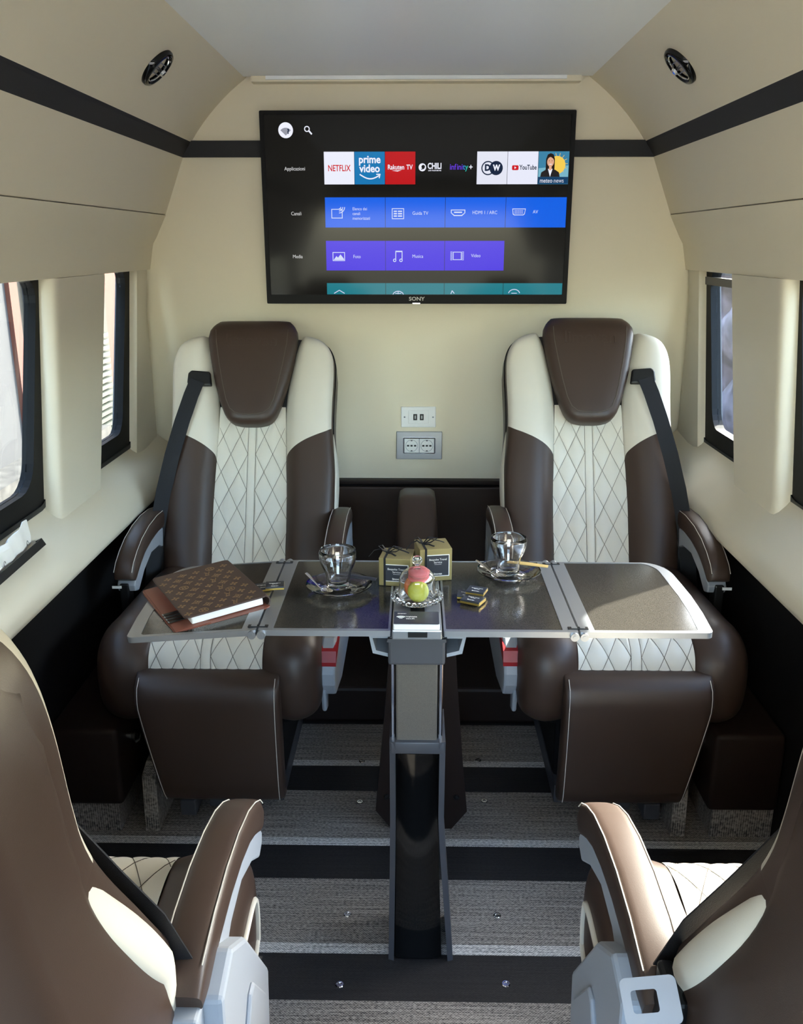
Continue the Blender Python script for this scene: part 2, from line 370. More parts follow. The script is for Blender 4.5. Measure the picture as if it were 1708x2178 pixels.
# ------------------------------------------------------------------ seats
def seat(name_label, cx, y0, rot, bs, cs, rec, cf, rear):
    """bs: local x sign of the belt; cs: sign of the side console"""
    T = thing('passenger_seat', name_label, 'seat', (cx, y0, 0), rot, 'leather seats around the table')
    th = R(rec); sn, cn = math.sin(th), math.cos(th)
    def B(s, t, h): return (s, .28+t*sn-h*cn, .46+t*cn+h*sn)
    wtab = [(-.02, .240), (.0, .244), (.14, .248), (.3, .250), (.42, .240), (.5, .240), (.6, .243), (.65, .238), (.685, .222), (.705, .20), (.718, .172), (.722, .15)]
    W_ = lambda t: interp(wtab, t)
    ctab = [(0, .107), (.2, .108), (.35, .103), (.5, .098)]
    sin_ = lambda t: interp([(0, .107), (.2, .108), (.35, .103), (.5, .100), (.6, .112), (.717, .138), (.73, .14)], t)
    sec = [(0, 0), (.06, .012), (.25, .034), (.5, .044), (.75, .044), (.9, .037), (.96, .026), (1.0, .008), (1.0, -.035)]
    fx = [0, .04, .2, .42, .66, .86, .955, .998, 1.0]
    FW = (lambda t: 0) if rear else (lambda t: .088*max(0, min(1, (.48-t)/.30))**1.4)
    def side(sg, u, t, top=.722):
        k = u*8; i = min(int(k), 7); fr_ = k-i
        s0 = interp([(j, fx[j]) for j in range(9)], k); h = interp([(j, sec[j][1]) for j in range(9)], k)
        a, b = sin_(t), W_(t); s = a+(b-a)*s0; h += FW(t)*max(0, min(1, (u-.15)/.6))**1.5
        if t > top-.05:
            tau = (t-(top-.05))/.05; h -= .06*(1-math.sqrt(max(0, 1-tau*tau)))
        return B(sg*s, t, h)
    tb = lambda u: .335+.098*math.sin(min(1, u*1.05)*PI/2)
    for sg in (-1, 1):
        m = MB(); m.grid(lambda u, v: side(sg, u, -.02+v*(tb(u)+.02)), 24, 24); m.build('lower_bolster', 'brown', T, smooth=60)
        up_ = lambda u, v: side(sg, u, tb(u)+(1-(1-v)**1.3)*(.722-tb(u)))
        m = MB(); m.grid(lambda u, v: up_(u*.82, v), 22, 30); m.build('upper_bolster', 'cream', T, smooth=60)
        m = MB(); m.grid(lambda u, v: up_(.82+u*.18, v), 8, 30); m.build('bolster_side', 'brown', T, smooth=60)
        # cream gusset down the lower side, dark piping on the shoulder
        m = MB(); m.loft([[B(sg*(W_(t)-.006+a), t, (-.026 if rear else -.006)+FW(t)+b) for a, b in sellipse(14, .014*math.sin(PI*min(1, (t-.07)/.39+.01))**.7+.001, (.036 if rear else .022)*math.sin(PI*min(1, (t-.07)/.39+.01))**.5+.002, 2.2)] for t in [.07+i*.39/24 for i in range(25)]])
        m.build('cream_gusset', 'cream', T, smooth=60)
        if not rear: continue
        m = MB(); m.tube([B(sg*(W_(t)+.002), t, -.006-(.06*(1-math.sqrt(max(0, 1-((t-.672)/.05)**2))) if t > .672 else 0)) for t in [.42+i*.30/36 for i in range(37)]], .0018, 6)
        m.build('piping', 'black', T, smooth=60)
    # quilted centre
    P_ = .108; K = 2.08; e0 = .0117; t0 = .357
    def quilt(e, t):
        if e < 0: return .002*math.cos(min(1, (e+e0)/e0)*PI/2)**.5 if e > -e0 else .002
        p = (t-t0)/P_-e*K/P_; q = (t-t0)/P_+e*K/P_
        return .0036*(abs(math.sin(PI*p))*abs(math.sin(PI*q)))**.5*min(1, e/.004)
    m = MB()
    def cen(u, v):
        t = -.02+v*.52; c = interp(ctab, t); s = (u*2-1)*c; e = abs(s)-e0
        return B(s, t, .001+quilt(e, t))
    m.grid(cen, 110, 260); q = m.build('quilted_panel', 'cream', T, smooth=70)
    m = MB()
    def lines(mb, surf, tmin, tmax, cw, t00, r=.0006):
        for sg in (-1, 1):
            for dr in (-1, 1):
                for k in range(-12, 14):
                    pts = []
                    for i in range(15):
                        e = i/14*(cw-e0); t = t00+k*P_+dr*e*K
                        if tmin <= t <= tmax: pts.append(surf(sg*(e+e0), t))
                    if len(pts) > 1: mb.tube(pts, r, 4)
            mb.tube([surf(sg*e0, tmin+(tmax-tmin)*i/40) for i in range(41)], r, 4)
    lines(m, lambda s, t: B(s*interp(ctab, t)/.105, t, .0024), 0, .49, .105, t0)
    m.build('stitching', 'stitch_d', q)
    # shell behind
    m = MB(); rings = []
    for t in [-.03, 0, .04]+[.07+.39*i/24 for i in range(25)]+[.5, .55, .6, .65, .685, .705, .716, .722]:
        rc = (1 if rear else .45)*math.sin(PI*max(0, min(1, (t-.07)/.39)))**.7 if .07 < t < .46 else 0
        w = W_(min(t, .72))+.003; th_ = .0588*min(1, (.735-t)/.05 if t > .68 else 1)
        rings.append([B(x, t, (-.045 if t < .66 else -.045-(t-.66)*.4)+(y if y < 0 else min(.036+.040*max(0, min(1, (abs(x)-.13)/.09)), y)*(1-rc)+FW(t)*max(0, min(1, (abs(x)-.15)/.08))*min(1, y/.03))) for x, y in sellipse(48, w, th_*1.14, 6)])
    m.loft(rings); m.build('back_shell', 'brown', T, smooth=50)
    m = MB(); rings = []
    for t in [.40, .5, .6, .68, .70, .712]:
        rings.append([B(x, t, -.02+y) for x, y in sellipse(24, min(.145, sin_(t)+.012), .018, 6)])
    m.loft(rings); m.build('headrest_recess', 'black', T, smooth=50)
    # headrest
    htab = [(.436, .03), (.442, .052), (.455, .068), (.48, .082), (.54, .102), (.62, .121), (.70, .133), (.725, .131), (.745, .121), (.76, .108)]
    m = MB(); rings = []
    ts = [.436, .438, .442, .448, .456, .468, .49, .52, .56, .6, .64, .68, .705, .725, .74, .75, .757, .761]
    for t in ts:
        w = interp(htab, t); a = 1.0; off = 0
        if t < .462: a = .35+.65*math.sqrt(max(0, 1-((.462-t)/.0265)**2))
        if t > .70: a = .25+.75*math.sqrt(max(0, 1-((t-.70)/.063)**2)); off = -.02*((t-.70)/.06)**1.5
        rings.append([B(x, t, .026+off+y) for x, y in sellipse(48, w, .040*a, 3.6)])
    m.loft(rings); hd = m.build('headrest', 'brown', T, smooth=60)
    def hf(s, t):
        w = interp(htab, t); return .026+.040*(max(0, 1-abs(s/w)**3.6))**(1/3.6)
    m = MB(); pts = []
    path = [(-.107+.01*0, .722), (-.104, .68), (-.094, .62), (-.082, .56), (-.07, .51), (-.058, .482), (-.042, .468), (-.02, .463), (0, .462)]
    path = path+[(-s, t) for s, t in reversed(path[:-1])]
    for (s, t) in path:
        pts.append(B(s*1.0, t, hf(s, t)))
    m.tube(pts, .0014, 5); m.build('seam', 'stitch_d', hd)
    m = MB(); m.text('limovan', .052, B(0, .687, .0655), (1, 0, 0), (0, sn, cn), 'CENTER', .0008, .0004, sx=.95)
    m.build('embossed_lettering', 'brown', hd)
    # belt guide and belt
    m = MB(); m.prism([(bs*(.152+a), .572+b) for a, b in [(-.036, -.02), (-.030, .022), (.024, .026), (.034, .018), (.036, -.012), (.030, -.02)]], 0, .02, 'z')
    m.v = [B(x, y, .036+z) for x, y, z in m.v]
    g = m.build('belt_guide', 'black', T)
    bv = g.modifiers.new('b', 'BEVEL'); bv.width = .004; bv.segments = 2
    m = MB(); pts = [(.156, .565, .062), (.172, .52, .063), (.196, .44, .062), (.222, .34, .057), (.243, .24, .05), (.258, .14, .042), (.268, .04, .03), (.272, -.05, .02)]
    if not rear: pts = [(a-.012*i/5, b, c-.006) for i, (a, b, c) in enumerate(pts[:6])]
    wd = []
    for i, p in enumerate(pts): a = .15+.25*i/7; wd.append(((bs*math.cos(a), -.0, .3*math.sin(a)) if i < 4 else (bs*.8, -.5, .1)) if rear else (bs, 0, .12))
    m.ribbon([B(bs*a, b, c+FW(b)*.9) for a, b, c in pts], wd, (.044 if rear else .036), .0018)
    bl = m.build('seat_belt', 'belt', T, smooth=60)
    if not rear and cx > 0:
        m = MB(); o = B(bs*.262, .13, .06); ox, oy, oz = o
        m.rbox((ox-.012, oy-.03, oz-.055), (ox+.006, oy+.03, oz+.055), .005); m.build('belt_tongue_grip', 'black', bl)
        p = Vector((-(.227-cx), -(.675-y0), .680)); nw = Vector((.225, .675, .70)).normalized()      # plate faces back and up
        ux = Vector((0, 0, 1)).cross(nw).normalized(); uy = nw.cross(ux); a = R(18)
        ex = ux*math.cos(a)+uy*math.sin(a); ey = -ux*math.sin(a)+uy*math.cos(a)
        m = MB(); m.ringprism(rrect(-.024, -.021, .030, .021, .006), rrect(-.015, -.010, .010, .010, .003), -.0012, .0012, 'z')
        m.v = [tuple(p+ex*x+ey*y+nw*z) for x, y, z in m.v]; m.build('belt_tongue', 'silver', bl)
    # seat cushion
    prof = [(.33, .40), (.31, .452), (.18, .478), (cf+.16, .492), (cf+.09, .497), (cf+.045, .488), (cf+.015, .462), (cf+.002, .42), (cf+.004, .37), (cf+.02, .325), (cf+.06, .30)]
    fine = []
    for i in range(len(prof)-1):
        for k in range(8):
            x = i+k/8; fine.append((interp([(j, p[0]) for j, p in enumerate(prof)], x), interp([(j, p[1]) for j, p in enumerate(prof)], x)))
    fine.append(prof[-1])
    L = [0]
    for a, b in zip(fine, fine[1:]): L.append(L[-1]+math.hypot(b[0]-a[0], b[1]-a[1]))
    LT = L[-1]
    yt = [(l, p[0]) for l, p in zip(L, fine)]; zt = [(l, p[1]) for l, p in zip(L, fine)]
    def lin(tab, x):
        lo, hi = 0, len(tab)-1
        if x <= tab[0][0]: return tab[0][1]
        if x >= tab[-1][0]: return tab[-1][1]
        while hi-lo > 1:
            md = (lo+hi)//2
            if tab[md][0] <= x: lo = md
            else: hi = md
        a, b = tab[lo], tab[hi]; return a[1]+(b[1]-a[1])*(x-a[0])/(b[0]-a[0])
    def CU(x, l, h):
        y, z = lin(yt, l), lin(zt, l); d = .006
        ty, tz = lin(yt, l+d)-lin(yt, l-d), lin(zt, l+d)-lin(zt, l-d); k = math.hypot(ty, tz) or 1
        ny, nz = tz/k, -ty/k
        return (x, y+ny*h, z+nz*h)
    bu = 1 if rear else .5
    sgn_ = [(0, 0), (.05, .008*bu), (.25, .020*bu), (.5, .026*bu), (.75, .018*bu), (.9, .0), (.98, -.03), (1.0, -.07), (.97, -.12)]
    qh = .133 if rear else .148
    xf = [qh-.001, qh+.007, qh+.030, .200, .230, .252, .264, .267, .26]
    for sg in (-1, 1):
        m = MB()
        def cs_(u, v):
            k = u*8; return CU(sg*interp([(j, xf[j]) for j in range(9)], k), v*LT, interp([(j, sgn_[j][1]) for j in range(9)], k))
        m.grid(cs_, 24, 60); m.build('seat_bolster', 'brown', T, smooth=60)
        m = MB(); m.tube([CU(sg*.268, .10+(LT-.10)*i/30, -.055) for i in range(31)], .005, 6); m.build('seat_piping', 'cream', T, smooth=60)
    l0 = LT-.19
    m = MB()
    def cq(u, v):
        l = v*LT; s = (u*2-1)*qh; return CU(s, l, .001+quilt(abs(s)-e0, l-l0+t0))
    m.grid(cq, 110, 240); q = m.build('quilted_seat', 'cream', T, smooth=70)
    m = MB(); lines(m, lambda s, l: CU(s, l, .0026), .12, LT-.02, qh-.001, l0); m.build('seat_stitching', 'stitch_d', q)
    # body under the cushion
    m = MB(); m.rbox((-.195, cf+.05, .26), (.195, .36, .44), .02, seg=2); m.rbox((-.15, cf+.16, .05), (.15, .33, .27), .01); m.build('seat_base', 'black_matt', T)
    for x in (-.13, .13): m = MB(); m.box((x-.02, cf+.12, .0), (x+.02, .34, .05)); m.build('floor_rail', 'housing', T)
    # leg rest
    if rear:
        m = MB(); rings = []
        yf = cf-.062
        for z, yy, a in [(.436, .035, .35), (.434, .030, .7), (.426, .018, .9), (.41, .006, 1), (.37, 0, 1), (.30, 0, 1), (.22, .004, 1), (.15, .010, 1), (.12, .016, .98), (.108, .024, .85), (.105, .032, .5)]:
            k = (z-.105)/.343
            xo = .122+.045*min(1, k*1.3)-(.012 if cx < 0 else 0); xi = .170+(.008 if cx < 0 else 0)
            x0, x1 = (-xo, xi) if cs > 0 else (-xi, xo)
            hw = (x1-x0)/2*(.985+.015*a); c = (x0+x1)/2
            rings.append([(c+x, yf+yy-.0+.03-y*1.0, z) for x, y in sellipse(44, hw, .030*a, 7)])
        m.loft(rings); lr = m.build('leg_rest', 'brown', T, smooth=50)
        for sg in (-1, 1):
            m = MB(); pts = []
            for i in range(20):
                z = .115+.315*i/19; k = (z-.105)/.343; w = (.122+.045*min(1, k*1.3)-(.012 if cx < 0 else 0)) if sg != cs else .170+(.008 if cx < 0 else 0)
                pts.append((sg*(w-.010), yf-.0004+interp([(.105, .047), (.108, .0285), (.12, .0166), (.15, .010), (.22, .004), (.30, 0), (.37, 0), (.41, .006), (.426, .021), (.434, .039)], z), z))
            m.tube(pts, .0009, 5); m.build('pale_stitching', 'stitch_w', lr)
        m = MB(); m.rbox((cs*.02-.05, cf+.06, .02), (cs*.02+.05, cf+.10, .055), .004); m.rbox((-cs*.075-.02, cf+.03, .015), (-cs*.075+.02, cf+.10, .06), .004)
        m.rbox((-.02, cf+.08, .03), (.02, cf+.12, .30), .004)
        m.build('leg_rest_bracket', 'housing', T)
    # armrests
    for sg in (-1, 1):
        cxm = sg*(.270 if rear else .252)
        ya, yk = (.055, .93) if rear else (-.12, .88)
        pth = [(.40, .592), (.37, .600), (.30, .612), (.22, .616), (.14, .611), (.07, .598), (.02, .580), (-.015, .562), (-.03, .548), (-.036, .538)]
        pth = [(ya+y*yk, z+(.004 if rear else 0)) for y, z in pth]
        m = MB(); rings = []
        for i, (y, z) in enumerate(pth):
            a = (.5, .95, 1, 1, 1, 1, 1, .96, .8, .45)[i]
            ty = pth[min(i+1, 9)][0]-pth[max(i-1, 0)][0]; tz = pth[min(i+1, 9)][1]-pth[max(i-1, 0)][1]; k = math.hypot(ty, tz)
            ny, nz = tz/k, -ty/k
            rings.append([(cxm+x*(.9+.1*a), y+ny*q_*a, z+nz*q_*a) for x, q_ in sellipse(28, .028, .027, 4)])
        m.loft(rings); ar = m.build('armrest', 'brown', T, smooth=50)
        for e in (-1, 1):
            m = MB(); pts = []
            for i, (y, z) in enumerate(pth[1:-1]):
                j = i+1; ty = pth[j+1][0]-pth[j-1][0]; tz = pth[j+1][1]-pth[j-1][1]; k = math.hypot(ty, tz)
                pts.append((cxm+e*.0235, y+tz/k*.0245, z-ty/k*.0245))
            m.tube(pts, .0009, 4); m.build('pale_stitching', 'stitch_w', ar)
        m = MB(); m.prism([(ya+yk*y, z) for y, z in [(-.034, .525), (-.028, .508), (.0, .500), (.06, .535), (.14, .560), (.22, .555), (.30, .52), (.33, .44), (.40, .40), (.425, .44), (.42, .585), (.37, .585), (.2, .60), (.05, .585), (.0, .56)]], cxm-.024, cxm+.024, 'x')
        m.X = Matrix.Translation((cxm-.026, ya+.37*yk, .50)) @ Matrix.Rotation(PI/2, 4, 'Y'); m.lathe([(0, 0), (.034, 0), (.034, .052), (0, .052)], 24)
        a2 = m.build('arm_support', 'grey', T); bv = a2.modifiers.new('b', 'BEVEL'); bv.width = .004; bv.segments = 2; bv.limit_method = 'ANGLE'
    # side console
    x0, x1 = cs*.262, cs*.298
    m = MB()
    if rear:
        sh = [(.25, .46), (-.17, .47), (-.205, .455), (-.225, .40), (-.222, .37), (-.20, .335), (-.05, .30), (.25, .30)]
        m.prism(sh, x0, x1, 'x'); m.prism([(-.16, .36), (-.215, .352), (-.205, .29), (-.165, .28)], x0, x0+cs*.012, 'x')
    else:
        sh = [(y-.10, z) for y, z in [(.32, .585), (.26, .60), (.19, .55), (.065, .38), (.08, .25), (.10, 0), (.34, 0)]]
        m.prism(sh, x0, x1, 'x')
    c = m.build('side_console', 'grey', T); bv = c.modifiers.new('b', 'BEVEL'); bv.width = .006; bv.segments = 2; bv.limit_method = 'ANGLE'
    m = MB()
    if rear:
        m.prism([(-.10, .462), (-.180, .463), (-.210, .4545), (-.2205, .430), (-.2205, .420), (-.19, .428), (-.10, .446)], x0-cs*.001, x1+cs*.002, 'x'); m.build('red_release', 'red', c)
    else:
        m.prism([(y-.10, z) for y, z in [(.235, .44), (.205, .475), (.185, .475), (.115, .385), (.115, .355), (.23, .355)]], x1-cs*.002, x1+cs*.006, 'x'); b2 = m.build('recline_lever', 'grey', c)
        bv = b2.modifiers.new('b', 'BEVEL'); bv.width = .004; bv.segments = 2
    if rear:
        m = MB(); m.rbox((bs*.275-.012, .02, .42), (bs*.275+.012, .06, .53), .004, 0); m.build('belt_buckle', 'black', T)
        m = MB(); m.box((bs*.292-.012, .015, .520), (bs*.292+.012, .018, .527)); m.build('white_tag', 'white', T)
    if rear and cx > 0: T.location.z = .012
    return T
seat('passenger seat facing the camera, on the left beneath the TV, empty', -.487, 2.10, 0, -1, 1, 25, -.27, True)
seat('passenger seat facing the camera, on the right of the rear wall, sunlit at its edge', .508, 2.085, 0, 1, -1, 25, -.27, True)
seat('near passenger seat at left edge, seen from behind', -.507, .98, PI, -1, -1, 15, -.17, False)
seat('near passenger seat at right edge, seen from behind, loose belt tongue beside it', .526, .98, PI, 1, 1, 15, -.17, False)

# ------------------------------------------------------------------ folding table
ZT = .73
tb_ = thing('folding_table', 'dark laminate folding table with silver frame standing between the four seats', 'table', (.005, 1.58, 0))
def tpart(m, name, mt, parent=tb_, **k):
    m.v = [(x-.005, y-1.58, z) for x, y, z in m.v]; return m.build(name, mt, parent, **k)
m = MB(); m.rbox((-.041, 1.415, ZT-.02), (.049, 1.765, ZT-.0005), .003); sp = tpart(m, 'centre_spine', 'silver')
m = MB(); m.box((-.008, 1.418, ZT-.001), (.018, 1.52, ZT+.0006)); m.box((-.012, 1.409, ZT-.012), (.022, 1.4165, ZT-.004)); tpart(m, 'spine_slot', 'black', sp)
def slab(m, out, inn, z0, z1):
    m.ringprism(out, inn, z0, z1, 'z')
for sg in (-1, 1):
    a, b = (.051, .287) if sg > 0 else (-.277, -.043)
    o = rrect(a, 1.410, b, 1.768, .003, 3); 
    i = rrect(a+(.004 if sg > 0 else .026), 1.419, b-(.026 if sg > 0 else .004), 1.763, .002, 3)
    m = MB(); slab(m, o, i, ZT-.011, ZT); f = tpart(m, 'inner_frame', 'silver')
    m = MB(); m.prism(i, ZT-.010, ZT-.0008, 'z'); tpart(m, 'inner_top', 'laminate')
    # leaf
    x0 = .291 if sg > 0 else -.281; w = .243*sg
    def leaf(dx0, dx1, dy0, dy1, r0, r1):
        pts = [(x0+sg*dx0, 1.41+dy0)]
        X1 = x0+w-sg*dx1
        for k in range(7):
            a_ = R(-90+90*k/6); pts.append((X1-sg*.010-sg*r0+sg*r0*math.cos(a_), 1.41+dy0+r0+r0*math.sin(a_)))
        pts += [(X1-sg*.003, 1.50), (X1, 1.58), (X1-sg*.001, 1.64)]
        for k in range(9):
            a_ = R(0+90*k/8); pts.append((X1-sg*.002-sg*r1+sg*r1*math.cos(a_), 1.765-dy1-r1*1.5+r1*1.5*math.sin(a_)))
        pts.append((x0+sg*dx0, 1.765-dy1)); return pts
    o = leaf(0, 0, 0, 0, .012, .05); i = leaf(.026, .024, .009, .005, .008, .035)
    if sg < 0: o = o[::-1]; i = i[::-1]
    lm = MB(); slab(lm, o, i, -.011, 0); 
    lt = MB(); lt.prism(i, -.010, -.0008, 'z')
    piv = bpy.data.objects.new('leaf', None)
    for mm in (lm, lt): mm.v = [(x-x0, y-1.58, z) for x, y, z in mm.v]
    lf = lm.build('leaf_frame', 'silver', tb_); lf.location = (x0-.005, 0, ZT)
    lf.rotation_euler = (0, R(-4.2) if sg < 0 else R(0), 0)
    lt.build('leaf_top', 'laminate', lf)
    # hinges
    xh = x0-sg*.002
    for y in (1.425, 1.752):
        m = MB(); m.rbox((xh-.018, y-.004, ZT-.001), (xh+.018, y+.006, ZT+.0015), .0008, 1); 
        m.box((xh-.012, y-.002, ZT+.0015), (xh-.002, y+.004, ZT+.0022)); m.box((xh+.003, y-.002, ZT+.0015), (xh+.012, y+.004, ZT+.0022))
        for e in (-1, 1):
            m.X = Matrix.Translation((xh+e*.0085, y+(-.022 if y < 1.5 else .008), ZT-.008)) @ Matrix.Rotation(-PI/2, 4, 'X')
            m.lathe([(0, 0), (.0035, 0), (.0035, .001), (.0075, .001), (.0075, .018), (0, .018)], 16); m.X = Matrix.Identity(4)
        tpart(m, 'hinge', ['silver', 'black'])
# pedestal
m = MB(); m.rbox((-.048, 1.425, .655), (.055, 1.60, .712), .005); m.prism([(-.050, .703), (.057, .703), (.055, .7095), (-.048, .7095)], 1.420, 1.428, 'y'); tpart(m, 'column_cap', 'housing')
m = MB(); m.rbox((-.034, 1.432, .47), (.042, 1.56, .69), .003); tpart(m, 'column_panel', 'taupe')
m = MB()
for x in (-.040, .048): m.rbox((x-.004, 1.436, .46), (x+.004, 1.56, .66), .002)
tpart(m, 'column_rail', 'chrome')
def hous(z): 
    k = max(0, (.30-z)/.30); return (-.046-.004*k, .058+.022*k)
m = MB()
for e in (0, 1):
    rings = []
    for z in (.0, .08, .16, .24, .32, .42, .495, .50):
        a = hous(z)[e]; s_ = 1 if e == 0 else -1
        yo = 1.425+.02*math.sin(PI*min(1, z/.5))
        rings.append([(a, yo, z), (a+s_*.011, yo-.004, z), (a+s_*.011, yo+.12, z), (a, yo+.12, z)])
    m.loft(rings)
m.rbox((-.044, 1.423, .474), (.056, 1.56, .499), .003); m.box((-.04, 1.47, 0), (.052, 1.545, .48))
tpart(m, 'column_housing', 'housing', smooth=30)
m = MB(); rings = []
for i in range(25):
    z = .004+.468*i/24; a, b = hous(z)[0]+.011, hous(z)[1]-.011-.012*max(0, (.3-z)/.3); yo = 1.428+.020*math.sin(PI*min(1, z/.5))-.004*math.sin(PI*i/24)
    c = (a+b)/2
    rings.append([(c+(b-a)/2*(k/8*2-1), yo-.005*(1-(k/8*2-1)**2), z) for k in range(9)]+[(b, yo+.03, z), (a, yo+.03, z)])
m.loft(rings); tpart(m, 'gloss_front', 'piano', smooth=40)
for sg in (-1, 1):
    xo = .005+sg*.053; m = MB()
    m.prism([(xo, .708), (xo+sg*.035, .708), (xo+sg*.028, .672), (xo, .665), (xo, .672), (xo+sg*.022, .678), (xo+sg*.028, .702), (xo, .702)], 1.44, 1.56, 'y'); tpart(m, 'side_bracket', 'grey')
m2 = MB()
for sg in (-1, 1):
    xo = .005+sg*.053; m2.rbox((min(xo, xo+sg*.026), 1.50, .68), (max(xo, xo+sg*.026), 1.54, .706), .003)
tpart(m2, 'latch', 'black')
# rear support leg wrapped in dark leather
t = thing('support_post', 'dark leather covered tapering post behind the table leg', 'post', (.018, 1.90, 0))
m = MB(); rings = []
for z, w in ((0, .075), (.0, .075), (.05, .112), (.20, .098), (.40, .082), (.60, .070), (.655, .066)):
    rings.append([(-w, -.06, z), (w, -.06, z), (w, .06, z), (-w, .06, z)])
m.loft(rings[1:]); m.build('post_body', 'brown_dark', t)
m = MB()
for x in (-.085, .085):
    m.X = Matrix.Translation((x, -.06, .09)) @ Matrix.Rotation(PI/2, 4, 'X'); m.lathe([(0, 0), (.008, 0), (.006, .004), (0, .005)], 12)
m.build('bolt', 'black', t)

# ------------------------------------------------------------------ rear console
t = thing('centre_console', 'brown leather armrest console between the two rear seats', 'console', (.005, 2.60, 0))
m = MB(); rings = []
for z, w, d, yo in ((.115, .075, .16, 0), (.3, .07, .15, 0), (.47, .068, .14, 0), (.55, .064, .11, .04), (.60, .060, .085, .06), (.622, .056, .06, .07), (.63, .045, .045, .075)):
    rings.append([(x, yo+y, z) for x, y in sellipse(28, w, d, 6)])
m.loft(rings); m.build('upholstered_body', 'brown', t, smooth=50)
m = MB(); m.rbox((-.085, -.26, .43), (.095, -.12, .468), .012, seg=3); m.build('tray', 'piano', t, smooth=40)
m = MB(); m.tube([(-.085, -.14, .468), (-.085, -.25, .468), (-.075, -.262, .468), (.085, -.262, .468), (.098, -.25, .466), (.100, -.14, .466)], .004, 8); m.build('chrome_trim', 'chrome', t, smooth=60)
m = MB(); m.box((-.05, -.24, .115), (.06, -.14, .43)); m.build('tray_support', 'black_matt', t)

# ------------------------------------------------------------------ television
tv = thing('television', 'large wall mounted television showing a smart home menu in Italian', 'television', (.0, 2.93, 1.483))
def tvx(m): m.v = [(x, y-2.93, z-1.483) for x, y, z in m.v]; return m
m = MB(); yf = 2.885
m.ringprism(rrect(-.480, 1.198, .480, 1.768, .004, 3), rrect(-.467, 1.226, .466, 1.757, .001, 3), yf-.004, 2.905, 'y'); m.box((-.476, yf+.005, 1.202), (.476, 2.912, 1.764)); m.box((-.36, 2.905, 1.27), (.36, 2.93, 1.70))
tvx(m).build('bezel', 'frame', tv)
m = MB(); m.box((-.4675, yf, 1.2255), (.4665, yf+.006, 1.7575)); 
M['screen'] = mat('screen_black', (7, 7, 7), .09, spec=.13, emit=((24, 23, 21), .35))
scr = tvx(m).build('screen', 'screen', tv)
EM = .53
def em(name, c):
    if name not in M: M[name] = mat(name, (5, 5, 5), .10, spec=.12, emit=(c, EM))
    return name
wht = em('lit_white', (240, 242, 255)); lab = em('lit_label', (215, 215, 215))
def tile(x0, z0, x1, z1, col, extra=None, name='menu_tile', label=None):
    m = MB(); m.box((x0, yf-.0006, z0), (x1, yf, z1)); t = tvx(m).build(name, em('lit_%02x%02x%02x' % col, col), scr)
    return t
def ttext(mb, s, size, x, z, align='LEFT', bold=0, sx=1.0, mi=0, d=0, shear=0): mb.text(s, size, (x, yf-.0009-d, z), (1, 0, 0), (0, 0, 1), align, .0002, bold, sx, mi, shear=shear)
def disc(mb, x, z, r, mi=0, d=0, n=28, sz=1.0): mb.prism([(x+r*math.cos(2*PI*k/n), z+r*sz*math.sin(2*PI*k/n)) for k in range(n)], yf-.0011-d, yf-.0007-d, 'y', mi)
def shp(mb, pts, mi=0, d=0): mb.prism(pts, yf-.0011-d, yf-.0007-d, 'y', mi)
def ring(mb, x, z, r, w, mi=0, d=0, n=28):
    c = lambda q: [(x+q*math.cos(2*PI*k/n), z+q*math.sin(2*PI*k/n)) for k in range(n)]
    mb.ringprism(c(r), c(r-w), yf-.0011-d, yf-.0007-d, 'y', mi)
def seg(mb, a, b, w, mi=0, d=0):
    A = Vector(a); B = Vector(b); t = (B-A).normalized(); nn = Vector((-t.y, t.x))*w/2
    shp(mb, [tuple(A-nn), tuple(B-nn), tuple(B+nn), tuple(A+nn)], mi, d)
col = lambda k: -.287+k*.0941
# top row
tiles = [((236, 238, 252),), ((22, 118, 180),), ((190, 22, 28),), None, None, ((228, 230, 244),), ((232, 234, 250),), ((60, 130, 165),)]
TT = []
for k, c in enumerate(tiles):
    TT.append(tile(col(k)+.0006, 1.558, col(k+1)-.0006, 1.652, c[0]) if c else None)
def logo(mb, mats, k): return tvx(mb).build('tile_logo', mats, TT[k] if TT[k] else scr)
redm = em('lit_red', (205, 25, 35)); navy = em('lit_navy', (20, 35, 62))
cxk = lambda k: (col(k)+col(k+1))/2
m = MB(); ttext(m, 'NETFLIX', .0255, cxk(0), 1.604, 'CENTER', .0004, .72); logo(m, redm, 0)
m = MB(); ttext(m, 'prime', .031, cxk(1), 1.629, 'CENTER', .0008, .92); ttext(m, 'video', .031, cxk(1), 1.603, 'CENTER', .0008, .92)
for i in range(10):
    f = lambda u: (cxk(1)-.031+.060*u, 1.587-.013*math.sin(PI*u*.92)-.0 )
    seg(m, f(i/10), f((i+1)/10), .0035)
seg(m, (cxk(1)+.020, 1.587), (cxk(1)+.033, 1.587), .003); seg(m, (cxk(1)+.032, 1.588), (cxk(1)+.029, 1.576), .003); logo(m, wht, 1)
m = MB(); ttext(m, 'Rakuten', .0195, cxk(2)-.039, 1.607, 'LEFT', .0003, .80); ttext(m, 'TV', .0195, cxk(2)+.038, 1.607, 'RIGHT', .0003, .8)
shp(m, [(cxk(2)-.026, 1.5975), (cxk(2)+.004, 1.599), (cxk(2)-.008, 1.595)]); logo(m, wht, 2)
m = MB(); disc(m, cxk(3)-.026, 1.607, .0115, 0, 0, 24); disc(m, cxk(3)-.0235, 1.6085, .0055, 1, .0005); seg(m, (cxk(3)-.030, 1.601), (cxk(3)-.020, 1.604), .0025, 1, .0005)
ttext(m, 'CHILI', .0235, cxk(3)-.010, 1.610, 'LEFT', .0007, .76); ttext(m, 'LIVE YOUR MOVIE', .0052, cxk(3)-.008, 1.5975, 'LEFT', .0001, .95); logo(m, [wht, 'screen'], 3)
